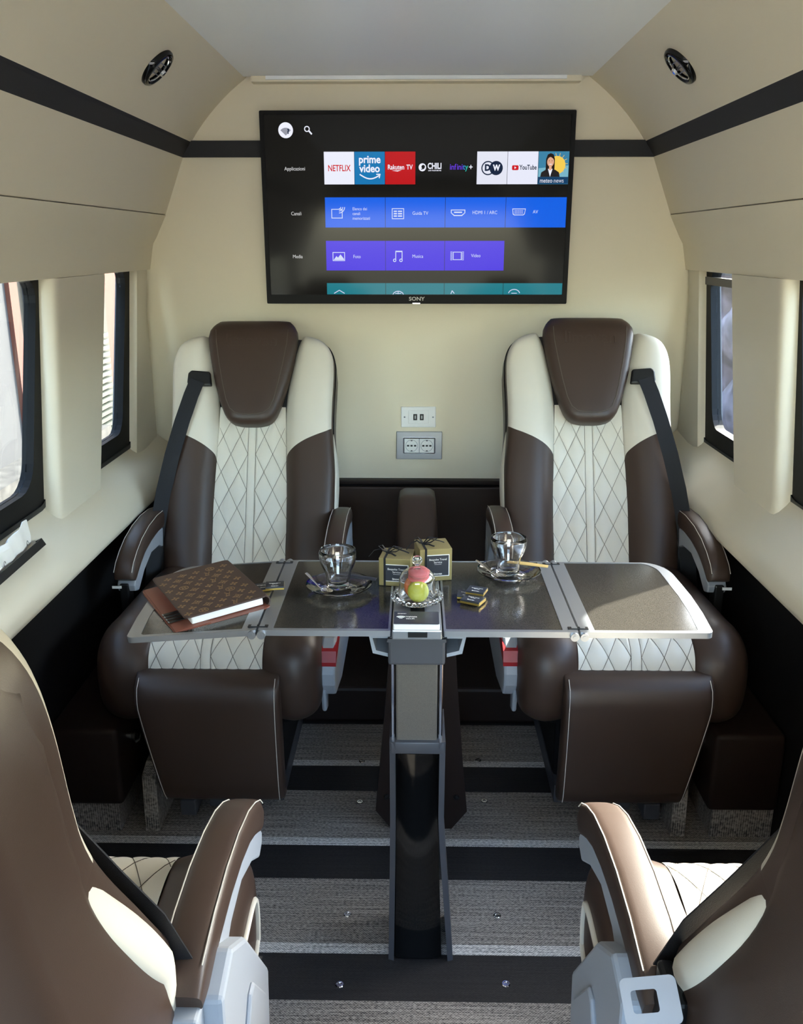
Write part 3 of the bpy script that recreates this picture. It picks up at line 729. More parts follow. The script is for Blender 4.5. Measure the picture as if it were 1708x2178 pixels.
m = MB(); inf = [em('lit_violet', (105, 60, 220)), em('lit_azure', (60, 130, 220)), em('lit_teal', (40, 190, 170)), wht]
xx = cxk(4)-.036
for s_, mi, dx in (('inf', 0, .0), ('ini', 0, .0215), ('t', 1, .0405), ('y', 2, .0475)): ttext(m, s_, .0235, xx+dx, 1.6075, 'LEFT', .0002, .85, mi)
ttext(m, '+', .024, xx+.0585, 1.6065, 'LEFT', .0003, .9, 3); logo(m, inf, 4)
m = MB(); x = cxk(5); ring(m, x-.0125, 1.6045, .0205, .0035, 0); disc(m, x+.0125, 1.6045, .0205, 0); ttext(m, 'D', .0245, x-.014, 1.605, 'CENTER', .0014, .95, 0); ttext(m, 'W', .0225, x+.0135, 1.605, 'CENTER', .0011, .85, 1, .0005); logo(m, [navy, wht], 5)
m = MB(); x = cxk(6); m.prism(rrect(x-.033, 1.5985, x-.013, 1.6125, .003, 3), yf-.0011, yf-.0007, 'y', 0); shp(m, [(x-.0255, 1.602), (x-.0195, 1.6055), (x-.0255, 1.609)], 1, .0005)
ttext(m, 'YouTube', .0195, x-.010, 1.606, 'LEFT', .0004, .72, 2); logo(m, [redm, wht, navy], 6)
# weather tile: a sun behind a presenter in a dark jacket
m = MB(); x = cxk(7); mm = [em('lit_pale_blue', (120, 180, 200)), em('lit_yellow', (245, 205, 85)), em('lit_hair', (35, 24, 20)), em('lit_skin', (225, 170, 140)), em('lit_jacket', (34, 30, 32)), wht, em('lit_deepblue', (20, 62, 100)), em('lit_mouth', (170, 70, 65))]
shp(m, [(x-.046, 1.579), (x+.046, 1.579), (x+.046, 1.612), (x-.046, 1.604)], 0); shp(m, [(x-.046, 1.559), (x+.046, 1.559), (x+.046, 1.579), (x-.046, 1.579)], 6)
for k in range(14):
    a = 2*PI*k/14; seg(m, (x+.012, 1.617), (x+.012+.031*math.cos(a), 1.617+.031*math.sin(a)), .0012, 1, .0002)
disc(m, x+.010, 1.613, .026, 1, .0004)
shp(m, [(x-.024, 1.592), (x-.024, 1.630), (x-.019, 1.643), (x-.010, 1.647), (x-.001, 1.643), (x+.003, 1.630), (x+.003, 1.597), (x-.006, 1.592)], 2, .0008)
shp(m, [(x-.040, 1.579), (x-.037, 1.592), (x-.025, 1.599), (x-.010, 1.604), (x+.006, 1.599), (x+.017, 1.592), (x+.020, 1.579)], 4, .0012)
shp(m, [(x-.017, 1.602), (x-.010, 1.579), (x-.003, 1.602)], 5, .0016); shp(m, [(x-.014, 1.613), (x-.014, 1.600), (x-.010, 1.597), (x-.006, 1.600), (x-.006, 1.613)], 3, .002)
disc(m, x-.010, 1.622, .0105, 3, .0024, 24, 1.3); seg(m, (x-.014, 1.615), (x-.006, 1.615), .002, 5, .0028); shp(m, [(x-.021, 1.628), (x-.016, 1.638), (x-.010, 1.636), (x-.001, 1.630), (x+.001, 1.638), (x-.008, 1.646), (x-.018, 1.643)], 2, .0028)
for e in (-.0045, .0045): disc(m, x-.010+e, 1.625, .0012, 2, .0028, 8)
ttext(m, 'meteo', .0185, x-.041, 1.568, 'LEFT', .0002, .82, 5); ttext(m, 'news', .0185, x+.002, 1.568, 'LEFT', 0, .82, 5); logo(m, mm, 7)
# rows of channels, media, settings
def row(z0, z1, edges, c): return [tile(a+.0007, z0, b-.0007, z1, c) for a, b in zip(edges, edges[1:])]
E4 = [-.287, -.0985, .0885, .2765, .465]
blue = row(1.431, 1.520, E4, (8, 96, 232)); vio = row(1.301, 1.391, E4[:4], (62, 32, 222)); teal = row(1.227, 1.262, E4, (28, 122, 136))
ic = em('lit_icon', (205, 215, 245))
def icon(fn, parent, z):
    m = MB(); fn(m); tvx(m).build('icon', ic, parent)
def box_o(m, x0, z0, x1, z1, w=.0022, d=0): m.ringprism([(x0, z0), (x1, z0), (x1, z1), (x0, z1)], [(x0+w, z0+w), (x1-w, z0+w), (x1-w, z1-w), (x0+w, z1-w)], yf-.0011-d, yf-.0007-d, 'y')
def i1(m):
    box_o(m, -.267, 1.458, -.232, 1.486)
    for r in (.006, .012, .018):
        for k in range(4): a, b = R(0+k*22), R(22+k*22); seg(m, (-.239+r*math.sin(a)*1.0-.004, 1.492-r*.0+(-r*math.cos(a))+.0+.0), (-.239+r*math.sin(b)-.004, 1.492-r*math.cos(b)), .0024, 0, .0003)
def i2(m):
    box_o(m, -.078, 1.456, -.040, 1.488)
    for z in (1.479, 1.472, 1.465): seg(m, (-.072, z), (-.062, z), .004); seg(m, (-.059, z), (-.046, z), .004)
def i3(m):
    o = [(.106, 1.484), (.106, 1.474), (.116, 1.465), (.141, 1.465), (.151, 1.474), (.151, 1.484)]; c = (.1285, 1.4755)
    m.ringprism(o, [(c[0]+(x-c[0])*.88, c[1]+(z-c[1])*.72) for x, z in o], yf-.0011, yf-.0007, 'y'); seg(m, (.116, 1.476), (.141, 1.476), .004)
def i4(m):
    o = [(.297, 1.487), (.299, 1.470), (.303, 1.467), (.332, 1.467), (.336, 1.470), (.339, 1.487)]; c = (.318, 1.477)
    m.ringprism(o, [(c[0]+(x-c[0])*.9, c[1]+(z-c[1])*.78) for x, z in o], yf-.0011, yf-.0007, 'y')
    for z in (1.481, 1.477, 1.473):
        for k in range(9): seg(m, (.305+k*.0031, z-.0012), (.305+k*.0031, z+.0012), .0016)
for f, p in ((i1, 0), (i2, 1), (i3, 2), (i4, 3)): icon(f, blue[p], 0)
def i5(m): box_o(m, -.266, 1.330, -.227, 1.357); shp(m, [(-.263, 1.333), (-.254, 1.345), (-.249, 1.340), (-.241, 1.350), (-.230, 1.336), (-.230, 1.333)])
def i6(m): seg(m, (-.066, 1.334), (-.066, 1.360), .0024); seg(m, (-.046, 1.334), (-.046, 1.360), .0024); seg(m, (-.067, 1.359), (-.045, 1.359), .004); ring(m, -.0695, 1.332, .0052, .0024); ring(m, -.0495, 1.332, .0052, .0024)
def i7(m):
    box_o(m, .115, 1.333, .142, 1.358, .002)
    for x in (.110, .146):
        for k in range(5): box_o(m, x-.003, 1.3325+k*.0055, x+.003, 1.3365+k*.0055, .001)
for f, p in ((i5, 0), (i6, 1), (i7, 2)): icon(f, vio[p], 0)
def i8(m): seg(m, (-.264, 1.230), (-.247, 1.240), .0024); seg(m, (-.247, 1.240), (-.230, 1.230), .0024)
def i9(m):
    for k in range(8): a, b = R(20+k*17.5), R(37.5+k*17.5); seg(m, (-.0585+.018*math.cos(a), 1.222+.015*math.sin(a)), (-.0585+.018*math.cos(b), 1.222+.015*math.sin(b)), .0024)
    seg(m, (-.0585, 1.228), (-.0585, 1.236), .002); seg(m, (-.068, 1.230), (-.049, 1.230), .002)
def i10(m): seg(m, (.110, 1.2285), (.114, 1.239), .0024); seg(m, (.114, 1.239), (.121, 1.230), .0024)
def i11(m):
    for k in range(8): a, b = R(10+k*20), R(30+k*20); seg(m, (.312+.018*math.cos(a), 1.229+.014*math.sin(a)), (.312+.018*math.cos(b), 1.229+.014*math.sin(b)), .0024)
    seg(m, (.303, 1.231), (.321, 1.231), .002)
for f, p in ((i8, 0), (i9, 1), (i10, 2), (i11, 3)): icon(f, teal[p], 0)
for s_, x, z, p in (('Elenco dei', -.201, 1.486, 0), ('canali', -.201, 1.472, 0), ('memorizzati', -.201, 1.458, 0), ('Guida TV', -.014, 1.473, 1), ('HDMI 1 / ARC', .173, 1.475, 2), ('AV', .361, 1.477, 3)):
    m = MB(); ttext(m, s_, .0128 if p == 0 else .0145, x, z, 'LEFT', 0, .86 if p == 0 else .88); tvx(m).build('menu_text', ic, blue[p])
for s_, x, z, p in (('Foto', -.201, 1.343, 0), ('Musica', -.014, 1.344, 1), ('Video', .172, 1.346, 2)):
    m = MB(); ttext(m, s_, .0145, x, z, 'LEFT', 0, .88); tvx(m).build('menu_text', ic, vio[p])
for s_, z in (('Applicazioni', 1.603), ('Canali', 1.472), ('Media', 1.343)):
    m = MB(); ttext(m, s_, .0150, -.377, z, 'CENTER', 0, .88); tvx(m).build('menu_text', lab, scr)
# wifi badge and magnifier
gy = em('lit_grey', (150, 152, 165))
m = MB(); disc(m, -.401, 1.713, .0225, 0); pts = [(-.401, 1.698)]+[(-.401+.021*math.cos(a), 1.700+.020*math.sin(a)) for a in [R(140-k*10) for k in range(11)]]
shp(m, pts, 1, .0005); ttext(m, '?', .019, -.3965, 1.709, 'LEFT', .0008, 1, 2, .0008); tvx(m).build('wifi_badge', [wht, gy, navy], scr)
m = MB(); ring(m, -.336, 1.7165, .0085, .0028); seg(m, (-.330, 1.711), (-.3215, 1.7015), .0045); tvx(m).build('magnifier_icon', wht, scr)
m = MB(); m.text('SONY', .0165, (.001, yf-.0045, 1.213), (1, 0, 0), (0, 0, 1), 'CENTER', .0003, .0002, 1.15); M['dimsilver'] = mat('dim_silver', (150, 148, 145), .4, metal=.5); tvx(m).build('maker_lettering', 'dimsilver', tv)
m = MB(); m.box((-.012, yf-.005, 1.198), (.012, yf, 1.201)); tvx(m).build('status_light_bar', 'chrome', tv)

# ------------------------------------------------------------------ wall fittings
t = thing('usb_outlet', 'white wall plate with two black USB ports, above the grey power socket', 'outlet', (.009, 2.93, .822))
m = MB(); m.rbox((-.0585, -.008, -.035), (.0585, 0, .035), .002); pl_ = m.build('plate', 'white', t)
m = MB(); m.rbox((-.034, -.010, -.022), (.034, -.006, .022), .001); m.build('module', 'white', pl_)
for x in (-.011, .011):
    m = MB(); m.rbox((x-.0065, -.0115, -.010), (x+.0065, -.0095, .011), .001); m.box((x-.002, -.0122, -.005), (x+.002, -.0114, .006), 1); m.build('usb_port', ['black', 'silver'], pl_)
for x in (-.047, .049):
    m = MB(); m.X = Matrix.Translation((x, -.008, 0)) @ Matrix.Rotation(PI/2, 4, 'X'); m.lathe([(0, 0), (.003, 0), (.002, .001), (0, .001)], 12); m.build('screw', 'grey', pl_)
t = thing('power_socket', 'double power socket in a grey frame with chrome rim, on the rear wall', 'socket', (.012, 2.93, .724))
m = MB(); m.rbox((-.078, -.009, -.048), (.078, 0, .048), .002); p0 = m.build('frame', 'silver', t)
m = MB(); m.ringprism(rrect(-.055, -.028, .055, .028, .004), rrect(-.051, -.0245, .051, .0245, .002), -.012, -.008, 'y'); m.build('chrome_rim', 'chrome', p0)
for x in (-.026, .026):
    m = MB(); m.rbox((x-.0245, -.0115, -.0245), (x+.0245, -.008, .0245), .001); so_ = m.build('socket_module', 'white', p0)
    m = MB(); m.ringprism([(x+.021*math.cos(2*PI*k/24), .021*math.sin(2*PI*k/24)) for k in range(24)], [(x+.0195*math.cos(2*PI*k/24), .0195*math.sin(2*PI*k/24)) for k in range(24)], -.0122, -.0114, 'y')
    m.build('ring', 'grey', so_)
    m = MB()
    for dx in (-.012, 0, .012): m.rbox((x+dx-.0038, -.0122, -.0028), (x+dx+.0038, -.0113, .0028), .0004)
    m.box((x-.003, -.0122, .016), (x+.003, -.0113, .019)); m.box((x-.003, -.0122, -.019), (x+.003, -.0113, -.016)); m.build('pin_hole', 'black', so_)
for sx, side, yy in ((-1, 'left', 2.285), (1, 'right', 2.285)):
    t = thing('air_vent', 'round black air vent with silver knob in the %s cornice' % side, 'vent', (sx*.616, yy, 1.7795))
    nrm = Vector((-sx*.7071, 0, -.7071)); t.rotation_euler = nrm.to_track_quat('Z', 'X').to_euler()
    m = MB(); m.lathe([(.050, -.014), (.0495, .001), (.046, .006), (.040, .007), (.036, .002), (.035, -.006)], 40); m.f.pop(); m.m.pop(); m.f.pop(); m.m.pop()
    m.build('outer_ring', 'piano', t, smooth=50, recalc=True)
    m = MB(); m.lathe([(0, -.012), (.036, -.012), (.036, -.010), (0, -.010)], 32); m.build('dark_duct', 'black_matt', t)
    m = MB(); m.tube([(.0345*math.cos(2*PI*k/40), .0345*math.sin(2*PI*k/40), .002) for k in range(41)], .0020, 6)
    m.build('silver_rim', 'chrome', t)
    m = MB()
    for k in (-1, 0, 1): m.box((k*.014-.0009, -.033*math.cos(abs(k)*.5), -.006), (k*.014+.0009, .033*math.cos(abs(k)*.5), .0))
    m.box((-.033, -.0008, -.007), (.033, .0008, -.003))
    m.build('louvre', 'silver', t)
    m = MB(); m.lathe([(0, -.004), (.004, -.004), (.004, .006), (.0085, .008), (.009, .013), (.007, .019), (0, .020)], 12); m.build('knob', 'chrome', t)
# tissue packet in its sill pocket
t = thing('tissue_pocket', 'slim black slot set into the left sill holding a tissue packet', 'holder', (-.848, 1.69, .733), R(5))
m = MB(); m.ringprism(rrect(-.022, -.16, .022, .17, .018), rrect(-.016, -.152, .016, .162, .013), -.01, .007, 'z'); m.prism(rrect(-.017, -.153, .017, .163, .013), -.01, -.004, 'z'); t2 = m.build('rim', 'black', t, smooth=40); t.rotation_euler = (0, R(-30), R(2))
t = thing('tissue_packet', 'crumpled white tissue packet sticking out of the slot in the left sill', 'tissue packet', (-.856, 1.69, .735), R(2))
m = MB(); rings = []
for i in range(19):
    k = i/18; y = -.145+.29*k; hh = (.040+.016*k+.002*math.sin(k*17))*min(1, (k*6+.4))
    if k > .94: hh = .062
    wv = .003*math.sin(k*25)
    th_ = .012*math.sin(PI*min(.97, .06+k))**.5
    rings.append([(wv+x+(random.random()-.5)*.003, y, z) for x, z in ((-th_, 0), (-th_*1.1, hh*.4), (-th_*.7, hh*.8), (-.001, hh), (.001, hh), (th_*.7, hh*.8), (th_*1.1, hh*.4), (th_, 0))])
m.loft(rings); m.build('wrapper', 'paper', t, smooth=25)
m = MB()
for (y, z) in ((.10, .022), (-.02, .018), (-.09, .03)): m.tube([(.0145, y+.004*math.cos(a), z+.006*math.sin(a)) for a in [k*.5 for k in range(9)]], .0006, 4)
m.build('printed_squiggle', 'housing', t)

# ------------------------------------------------------------------ floor studs
first = None
for (x, y) in ((-.142, 1.546), (.180, 1.548), (-.143, 1.359), (.181, 1.366), (-.140, 1.943), (.182, 1.952), (-.146, 2.130), (.179, 2.140)):
    if first is None:
        m = MB(); m.lathe([(.0085, 0), (.0085, .0015), (.007, .0028), (.005, .0028), (.0045, .0008), (0, .0008)], 20); first = m.build('floor_stud', 'chrome', smooth=40); o = first
    else: o = first.copy(); COL.objects.link(o)
    o.location = (x, y, 0)
    tag(o, 'small round metal screw cup set flush in the striped floor', 'screw', 'screw cups in the floor')

# ------------------------------------------------------------------ things on the table
def on_leaf(x): return ZT - max(0, (-.281-x))*math.tan(R(4.2))
# planner
px, py = -.405, 1.572
t = thing('planner', 'brown monogrammed leather planner lying on the left table leaf', 'notebook', (px, py, on_leaf(px)+.0006)); t.rotation_euler = (0, R(-4.2), R(31))
m = MB(); m.prism(rrect(-.098, -.122, .086, .112, .01), 0, .004, 'z'); bc = m.build('lower_cover', 'tan', t)
m = MB(); m.prism([(-.095, -.118), (-.03, -.118), (-.03, .108), (-.095, .108)], .004, .0055, 'z'); pk = m.build('card_pocket', 'tan', bc)
m = MB(); m.rbox((-.062, -.108, .0055), (.076, .104, .0205), .002); m.X = Matrix.Identity(4); pg = m.build('paper_block', 'paper', t)
m = MB(); m.prism(rrect(-.074, -.112, .084, .112, .01), .0208, .0240, 'z'); tc_ = m.build('upper_cover', 'lv', t)
m = MB(); m.tube([(.082+.008*math.cos(a), -.110, .0135+.0105*math.sin(a)) for a in [R(-85+k*17) for k in range(11)]], .001, 4)
rings = []
for k in range(11):
    a = R(-90+18*k); rings.append([(.080+.010*math.cos(a), -.111, .0125+.0115*math.sin(a)), (.080+.010*math.cos(a), .111, .0125+.0115*math.sin(a)), (.080+.0075*math.cos(a), .111, .0125+.009*math.sin(a)), (.080+.0075*math.cos(a), -.111, .0125+.009*math.sin(a))])
m = MB(); m.loft(rings); m.build('spine', 'lv', t, smooth=50)
m = MB()
def mpos(x, y): return Vector((x, y, .0240))
def petal(x, y, r, mi=0, rot=0):
    for k in range(4):
        a = rot+k*PI/2; c, s_ = math.cos(a), math.sin(a)
        pts = [(r*.12, 0), (r*.55, r*.30), (r*.95, r*.22), (r*1.05, 0), (r*.95, -r*.22), (r*.55, -r*.30)]
        m.prism([(x+p*c-q_*s_, y+p*s_+q_*c) for p, q_ in pts], .0239, .0243, 'z')
def star(x, y, r):
    o = []; i_ = []
    for k in range(16):
        a = k*2*PI/16; rr = r*(1.25 if k % 4 == 0 else (.95 if k % 4 == 2 and False else .72)); o.append((x+rr*math.cos(a), y+rr*math.sin(a))); i_.append((x+rr*.82*math.cos(a), y+rr*.82*math.sin(a)))
    m.ringprism(o, i_, .0239, .0243, 'z')
    petal(x, y, r*.45, rot=PI/4)
def circ(x, y, r):
    m.ringprism([(x+r*math.cos(2*PI*k/20), y+r*math.sin(2*PI*k/20)) for k in range(20)], [(x+r*.84*math.cos(2*PI*k/20), y+r*.84*math.sin(2*PI*k/20)) for k in range(20)], .0239, .0243, 'z'); petal(x, y, r*.62, rot=PI/4)
rw = 0; yy = -.100
while yy < .105:
    k = 0; xx = -.064+(rw % 2)*.0145
    while xx < .076:
        kk = (k+rw*2) % 4
        if kk in (0, 2): petal(xx, yy, .0074)
        elif kk == 1:
            if rw % 3 == 0: circ(xx, yy, .0092)
            else: star(xx, yy, .0084)
        else:
            if rw % 2 == 0:
                m.text('L', .020, (xx-.006, yy-.003, .0241), (1, 0, 0), (0, 1, 0), 'LEFT', .0002, 0, 1.0, shear=.35, valign='CENTER'); m.text('V', .020, (xx-.002, yy+.001, .0241), (1, 0, 0), (0, 1, 0), 'LEFT', .0002, 0, 1.0, valign='CENTER')
            else: star(xx, yy, .0080)
        xx += .0290; k += 1
    yy += .0205; rw += 1
m.build('monogram_print', 'lvmark', tc_)
rot = Euler((0, R(-4.2), R(31))).to_matrix()
for i in range(4):
    m = MB(); m.rbox((-.012, -.004, 0), (.030, .004, .0011), .0004); m.box((-.012, -.004, .0011), (-.0095, .004, .0013), 1)
    o = m.build('bank_card', ['black', 'silver']); p = rot @ Vector((-.085, -.075+i*.0125, .0062)); o.location = (px+p.x, py+p.y, on_leaf(px)+p.z+.0008+.0)
    o.rotation_euler = (0, R(-4.2), R(31))
    tag(o, 'black card with a silver edge tucked in the pocket of the open planner', 'card', 'cards in the planner pocket')
# chocolates
def choc(x, y, z, rz, label, sxz=(.036, .030, .007)):
    t = thing('chocolate_square', label, 'chocolate', (x, y, z), rz, 'wrapped chocolates on the table'); a, b, h = sxz
    m = MB(); m.rbox((-a/2, -b/2, 0), (a/2, b/2, h-.0012), .0008); m.build('gold_foil', 'gold', t)
    m = MB(); m.rbox((-a/2+.0003, -b/2-.0002, h-.0035), (a/2-.0003, b/2+.0002, h), .0006); s_ = m.build('dark_sleeve', 'choco', t)
    m = MB(); m.text('Bespoke Travel', .0036, (0, .004, h+.0001), (1, 0, 0), (0, 1, 0), 'CENTER', .0001); m.text('Service', .0036, (0, .0, h+.0001), (1, 0, 0), (0, 1, 0), 'CENTER', .0001)
    m.text('limovan', .0046, (0, -.010, h+.0001), (1, 0, 0), (0, 1, 0), 'CENTER', .0001, .0001); m.build('label_text', 'paper', s_)
choc(-.299, 1.600, ZT+.001, R(20), 'black wrapped chocolate nearest the planner, partly under another one')
choc(-.274, 1.590, ZT+.0085, R(8), 'black wrapped chocolate lying across the left table hinge, on top')
choc(.100, 1.568, ZT+.001, R(-8), 'black wrapped chocolate right of the cloche, leftmost and rear of three')
choc(.119, 1.570, ZT+.0085, R(-20), 'black wrapped chocolate in the middle of the three right of the cloche')
choc(.110, 1.540, ZT+.0015, R(-28), 'black wrapped chocolate frontmost of the three right of the cloche', (.040, .032, .008))
# cups
def cup_set(x, y, side, turn):
    s_ = thing('glass_saucer', 'clear glass saucer under the %s cup' % side, 'saucer', (x, y, ZT), 0, 'glass saucers')
    m = MB(); m.lathe([(0, .0015), (.030, .0015), (.032, .0), (.036, .0), (.037, .003), (.050, .0075), (.062, .0125), (.0645, .0140), (.0645, .0155), (.061, .0150), (.048, .0100), (.035, .0060), (.031, .0045), (0, .0045)], 56)
    m.build('saucer_body', 'glass', s_, smooth=60)
    c = thing('glass_cup', 'empty double walled glass espresso cup on the %s saucer' % side, 'cup', (x-.002, y+.006, ZT+.0047), turn, 'glass cups')
    outer = [(0, 0), (.021, 0), (.0235, .002), (.0240, .008), (.0235, .020), (.0265, .034), (.0335, .050), (.0365, .062), (.0365, .072), (.0350, .0785)]
    inner = [(.0340, .0788), (.0335, .0780), (.0335, .066), (.0315, .052), (.0245, .036), (.0205, .022), (.0190, .014), (.015, .0115), (0, .011)]
    fl = lambda k: .0
    m = MB(); m.lathe(outer+inner, 48); m.build('glass_wall', 'glass', c, smooth=60)
    cav = [(0, .004), (.019, .004), (.0220, .006), (.0222, .010), (.0217, .020), (.0247, .034), (.0317, .051), (.0350, .063), (.0351, .070), (.0345, .072), (.0339, .066), (.0322, .052), (.0252, .036), (.0211, .022), (.0196, .013), (.015, .0100), (0, .0095)]
    m = MB(); m.lathe(cav, 48); o = m.build('air_gap', 'glass', c, smooth=60, recalc=True)
    me = o.data; me.flip_normals()
    return c
cup_set(-.149, 1.598, 'left', 0); cup_set(.192, 1.680, 'right', .4)
def spoon(x, y, rz, side):
    t = thing('teaspoon', 'small steel teaspoon resting on the %s saucer' % side, 'spoon', (x, y, ZT+.008), rz, 'teaspoons')
    m = MB(); pts = [(0, 0, .0025), (-.009, 0, .005), (-.022, 0, .013), (-.036, 0, .022), (-.043, 0, .025)]
    rings = []
    for i, p in enumerate(pts):
        w = (.0022, .0016, .002, .004, .0035)[i]; rings.append([(p[0], q_[0], p[2]+q_[1]) for q_ in sellipse(10, w, .0009, 3)])
    m.loft(rings); m.build('handle', 'chrome', t, smooth=60)
    m = MB(); m.grid(lambda u, v: (.012+math.cos(2*PI*u)*.014*v, math.sin(2*PI*u)*.009*v, .004-.0045*(1-v*v)), 20, 6); m.grid(lambda u, v: (.012+math.cos(2*PI*u)*.0145*v, math.sin(2*PI*u)*.0095*v, .0035-.0048*(1-v*v)), 20, 6)
    m.build('bowl', 'chrome', t, smooth=60)
spoon(-.180, 1.578, R(-38), 'left'); spoon(.162, 1.662, R(-30), 'right')
def stick(x, y, z, rz, tilt, mt, label, txt):
    t = thing('sugar_stick', label, 'sugar packet', (x, y, z), rz); t.rotation_euler = (R(3), tilt, rz)
    m = MB(); rings = []
    for k in (0, .04, .1, .5, .9, .96, 1): rings.append([((k-.5)*.085, a, b) for a, b in sellipse(10, .007, .0006+.0016*math.sin(PI*k), 2.5)])
    m.loft(rings); m.build('paper_tube', mt, t, smooth=50)
    return t
M['kraft'] = mat('kraft_gold_paper', (205, 170, 105), .5)
stick(.232, 1.700, ZT+.0195, R(-16), R(1.5), 'kraft', 'gold sugar stick lying across the right saucer, behind its cup', 1)
stick(-.118, 1.622, ZT+.0195, R(-14), R(2), 'choco', 'black sugar stick lying across the left saucer, behind its cup', 1)
# cloche with macarons
cx_, cy_ = .004, 1.543
t = thing('glass_cake_plate', 'small glass plate with a beaded rim under the cloche', 'plate', (cx_, cy_, ZT))
m = MB(); m.lathe([(0, .001), (.026, .001), (.028, 0), (.031, 0), (.033, .004), (.043, .009), (.0440, .011), (.040, .0115), (.030, .007), (0, .0065)], 48); m.build('plate_body', 'glass', t, smooth=60)
m = MB()
for k in range(26):
    a = 2*PI*k/26; bm = bmesh.new(); bmesh.ops.create_icosphere(bm, subdivisions=2, radius=.0049)
    m.X = Matrix.Translation((.0455*math.cos(a), .0455*math.sin(a), .0115)); m.add([v.co[:] for v in bm.verts], [[v.index for v in f.verts] for f in bm.faces]); bm.free()
m.build('beaded_rim', 'glass', t, smooth=80)
t = thing('glass_cloche', 'small clear glass bell cloche with round knob over macarons', 'cloche', (cx_, cy_, ZT+.0070))
m = MB(); R0 = .0345
out = [(R0, 0), (R0+.0006, .001), (R0, .03)]+[(R0*math.cos(a), .036+.027*math.sin(a)) for a in [R(k*8) for k in range(1, 11)]]+[(.005, .0635), (.0042, .067), (.006, .069)]+[(.0095*math.sin(a), .0765-.0095*math.cos(a)) for a in [R(40+k*14) for k in range(1, 11)]]
inn = [(0, .0607)]+[((R0-.0018)*math.cos(a), .036+.0247*math.sin(a)) for a in [R(80-k*8) for k in range(0, 10)]]+[(R0-.0018, .03), (R0-.0018, 0)]
prof = out+[(0, .0860)]; m.lathe(prof, 48); m.f.pop(); m.m.pop(); m.f.pop(); m.m.pop()
m.lathe(inn, 48); m.f.pop(); m.m.pop(); m.f.pop(); m.m.pop()
o0 = [( R0*math.cos(2*PI*k/48), R0*math.sin(2*PI*k/48)) for k in range(48)]; i0 = [((R0-.0018)*math.cos(2*PI*k/48), (R0-.0018)*math.sin(2*PI*k/48)) for k in range(48)]
m.add([(x, y, 0) for x, y in o0]+[(x, y, 0) for x, y in i0], [(k, (k+1) % 48, 48+(k+1) % 48, 48+k) for k in range(48)])
m.build('bell', 'glass', t, smooth=60)
def macaron(x, y, z, rx, ry, mt, label, r=.0215):
    t = thing('macaron', label, 'macaron', (x, y, z), 0); t.rotation_euler = (rx, ry, 0)
    shell = [(0, .0135), (r*.5, .0128), (r*.85, .0105), (r*.98, .0075), (r, .0055), (r*.97, .0045), (r*1.0, .0035), (r*.95, .0025), (0, .0025)]
    m = MB(); m.lathe(shell, 32, flute=None); m.build('top_shell', mt, t, smooth=50)
    m = MB(); m.lathe([(a, -b) for a, b in shell], 32); m.build('bottom_shell', mt, t, smooth=50)
    m = MB(); m.lathe([(0, -.0026), (r*.9, -.0026), (r*.93, 0), (r*.9, .0026), (0, .0026)], 32); m.build('filling', 'cream_fill', t)
macaron(cx_+.002, cy_-.013, ZT+.0278, R(80), 0, 'green', 'green macaron standing on edge in front, under the cloche', .0195)
macaron(cx_-.006, cy_+.012, ZT+.0275, R(78), R(0), 'orange', 'orange macaron mostly hidden behind the green one', .0190)
macaron(cx_+.003, cy_+.002, ZT+.0545, R(6), R(3), 'pink', 'pink macaron lying on top of the other two', .0200)
# gift boxes
def gift(x, y, rz, h, label, w=.062):
    t = thing('gift_box', label, 'gift box', (x, y, ZT), rz, 'gold gift boxes with black ribbon'); a = w/2
    m = MB(); m.rbox((-a, -a, 0), (a, a, h), .0012); bx = m.build('box_body', 'goldbox', t)
    lx = .005
    m = MB(); m.box((lx-.0245, -a-.0006, .010), (lx+.0225, -a, h-.012)); lb = m.build('label_border', 'paper', bx)
    m = MB(); m.box((lx-.0230, -a-.0009, .0115), (lx+.0210, -a-.0003, h-.0135)); m.build('label_panel', 'choco', bx)
    m = MB(); f = lambda s_, z, q_, b_=0: m.text(s_, q_, (lx-.001, -a-.0011, z), (1, 0, 0), (0, 0, 1), 'CENTER', .0001, b_)
    f('Bespoke Travel', h-.022, .0058); f('Service', h-.028, .0058); m.box((lx-.008, -a-.0012, h-.0325), (lx+.006, -a-.0009, h-.0321)); f('limovan', .0155, .0055, .0001)
    m.build('label_text', 'paper', bx)
    m = MB(); xr = -a*.62
    m.box((xr-.0022, -a-.0014, 0), (xr+.0022, -a-.0010, h+.0004)); m.box((xr-.0022, -a-.0014, h), (xr+.0022, a+.001, h+.0006))
    for pts in ([(xr, 0, h), (xr-.012, -.003, h+.010), (xr-.026, -.006, h+.006), (xr-.036, -.010, h-.006)], [(xr, 0, h), (xr+.016, .002, h+.010), (xr+.034, .0, h+.006), (xr+.044, .0, h+.002)],
                [(xr, 0, h), (xr+.010, -.010, h+.003), (xr+.020, -.018, h+.001)], [(xr, 0, h+.002), (xr-.010, 0, h+.016), (xr-.018, 0, h+.014), (xr-.008, 0, h+.004), (xr, 0, h+.002)], [(xr, 0, h+.002), (xr+.012, .004, h+.014), (xr+.030, .004, h+.010), (xr+.016, .004, h+.002), (xr, 0, h+.002)]):
        m.ribbon(pts, (0, 1, .2), .004, .0005)
    m.build('ribbon', 'belt', t)
gift(-.036, 1.652, R(-8), .058, 'gold gift box with black bow, left and nearer one behind the cloche', .064)
gift(.036, 1.683, R(10), .068, 'gold gift box with black bow, right and taller one behind the cloche', .066)
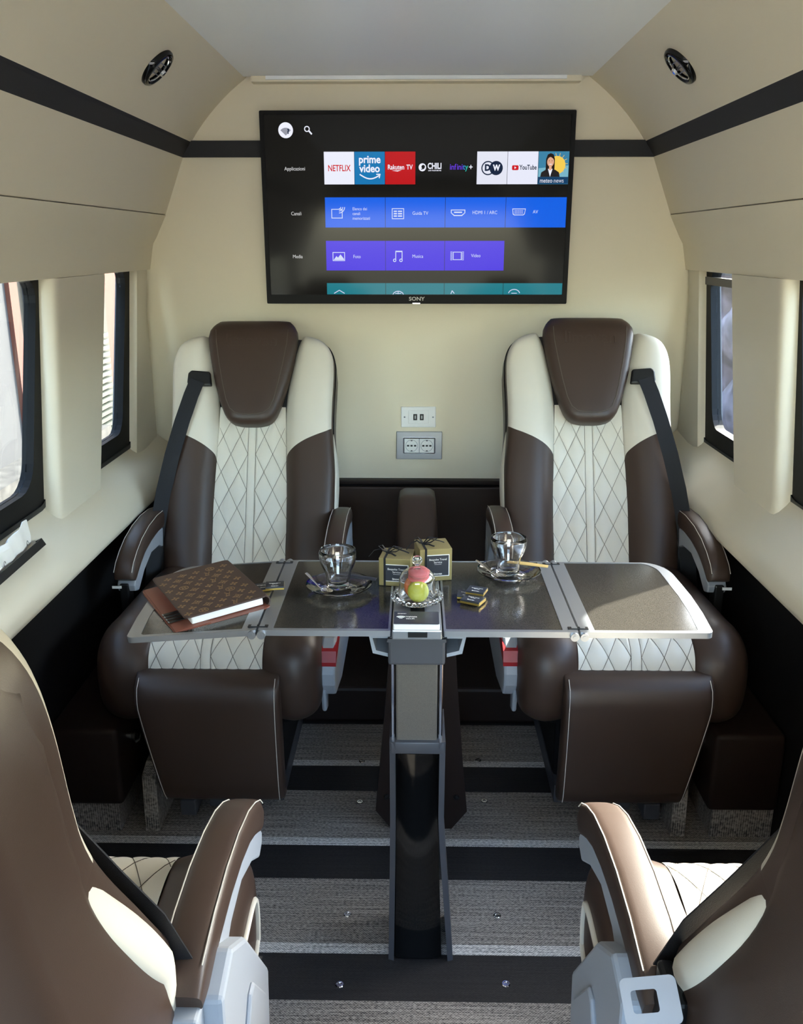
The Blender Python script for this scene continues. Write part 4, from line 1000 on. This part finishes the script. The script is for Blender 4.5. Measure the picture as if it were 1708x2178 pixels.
# card stand
t = thing('wifi_card', 'black and white vehicle wifi card lying at front of the table spine', 'card', (.003, 1.445, ZT), 0)
m = MB(); m.prism(rrect(-.041, -.030, .041, .027, .003), 0, .009, 'z'); m.build('white_block', 'white', t)
m = MB(); m.prism(rrect(-.0405, -.026, .0405, .0265, .003), .009, .0105, 'z'); cd = m.build('black_face', 'choco', t)
m = MB(); m.text('Vehicle', .0068, (-.019, .003, .0107), (1, 0, 0), (0, 1, 0), 'LEFT', .0001, .0001); m.text('Wi-Fi', .0068, (-.019, -.006, .0107), (1, 0, 0), (0, 1, 0), 'LEFT', .0001, .0001); m.text('limovan', .005, (-.034, .017, .0107), (1, 0, 0), (0, 1, 0), 'LEFT', .0001)
for r in (.004, .008, .012):
    for k in range(4): a, b = R(50+k*20), R(70+k*20); q1 = (-.028+r*math.cos(a), -.007+r*math.sin(a)); q2 = (-.028+r*math.cos(b), -.007+r*math.sin(b)); m.tube([(*q1, .0107), (*q2, .0107)], .0008, 4)
m.build('card_print', 'paper', cd)

# ------------------------------------------------------------------ outside
M['asphalt'] = mat('pale_paving', (150, 145, 136), .9, speck=(60, (176, 170, 160)))
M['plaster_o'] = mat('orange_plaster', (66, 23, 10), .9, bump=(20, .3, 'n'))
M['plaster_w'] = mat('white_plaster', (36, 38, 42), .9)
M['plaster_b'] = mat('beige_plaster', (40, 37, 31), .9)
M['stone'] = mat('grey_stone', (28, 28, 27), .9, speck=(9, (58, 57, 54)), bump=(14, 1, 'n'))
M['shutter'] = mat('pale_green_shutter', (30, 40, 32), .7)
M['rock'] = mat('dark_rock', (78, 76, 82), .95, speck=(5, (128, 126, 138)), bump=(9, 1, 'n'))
m = MB(); m.box((-30, -30, -.75), (30, 40, -.65)); g = m.build('ground', 'asphalt'); g['kind'] = 'structure'
FX = -3.5
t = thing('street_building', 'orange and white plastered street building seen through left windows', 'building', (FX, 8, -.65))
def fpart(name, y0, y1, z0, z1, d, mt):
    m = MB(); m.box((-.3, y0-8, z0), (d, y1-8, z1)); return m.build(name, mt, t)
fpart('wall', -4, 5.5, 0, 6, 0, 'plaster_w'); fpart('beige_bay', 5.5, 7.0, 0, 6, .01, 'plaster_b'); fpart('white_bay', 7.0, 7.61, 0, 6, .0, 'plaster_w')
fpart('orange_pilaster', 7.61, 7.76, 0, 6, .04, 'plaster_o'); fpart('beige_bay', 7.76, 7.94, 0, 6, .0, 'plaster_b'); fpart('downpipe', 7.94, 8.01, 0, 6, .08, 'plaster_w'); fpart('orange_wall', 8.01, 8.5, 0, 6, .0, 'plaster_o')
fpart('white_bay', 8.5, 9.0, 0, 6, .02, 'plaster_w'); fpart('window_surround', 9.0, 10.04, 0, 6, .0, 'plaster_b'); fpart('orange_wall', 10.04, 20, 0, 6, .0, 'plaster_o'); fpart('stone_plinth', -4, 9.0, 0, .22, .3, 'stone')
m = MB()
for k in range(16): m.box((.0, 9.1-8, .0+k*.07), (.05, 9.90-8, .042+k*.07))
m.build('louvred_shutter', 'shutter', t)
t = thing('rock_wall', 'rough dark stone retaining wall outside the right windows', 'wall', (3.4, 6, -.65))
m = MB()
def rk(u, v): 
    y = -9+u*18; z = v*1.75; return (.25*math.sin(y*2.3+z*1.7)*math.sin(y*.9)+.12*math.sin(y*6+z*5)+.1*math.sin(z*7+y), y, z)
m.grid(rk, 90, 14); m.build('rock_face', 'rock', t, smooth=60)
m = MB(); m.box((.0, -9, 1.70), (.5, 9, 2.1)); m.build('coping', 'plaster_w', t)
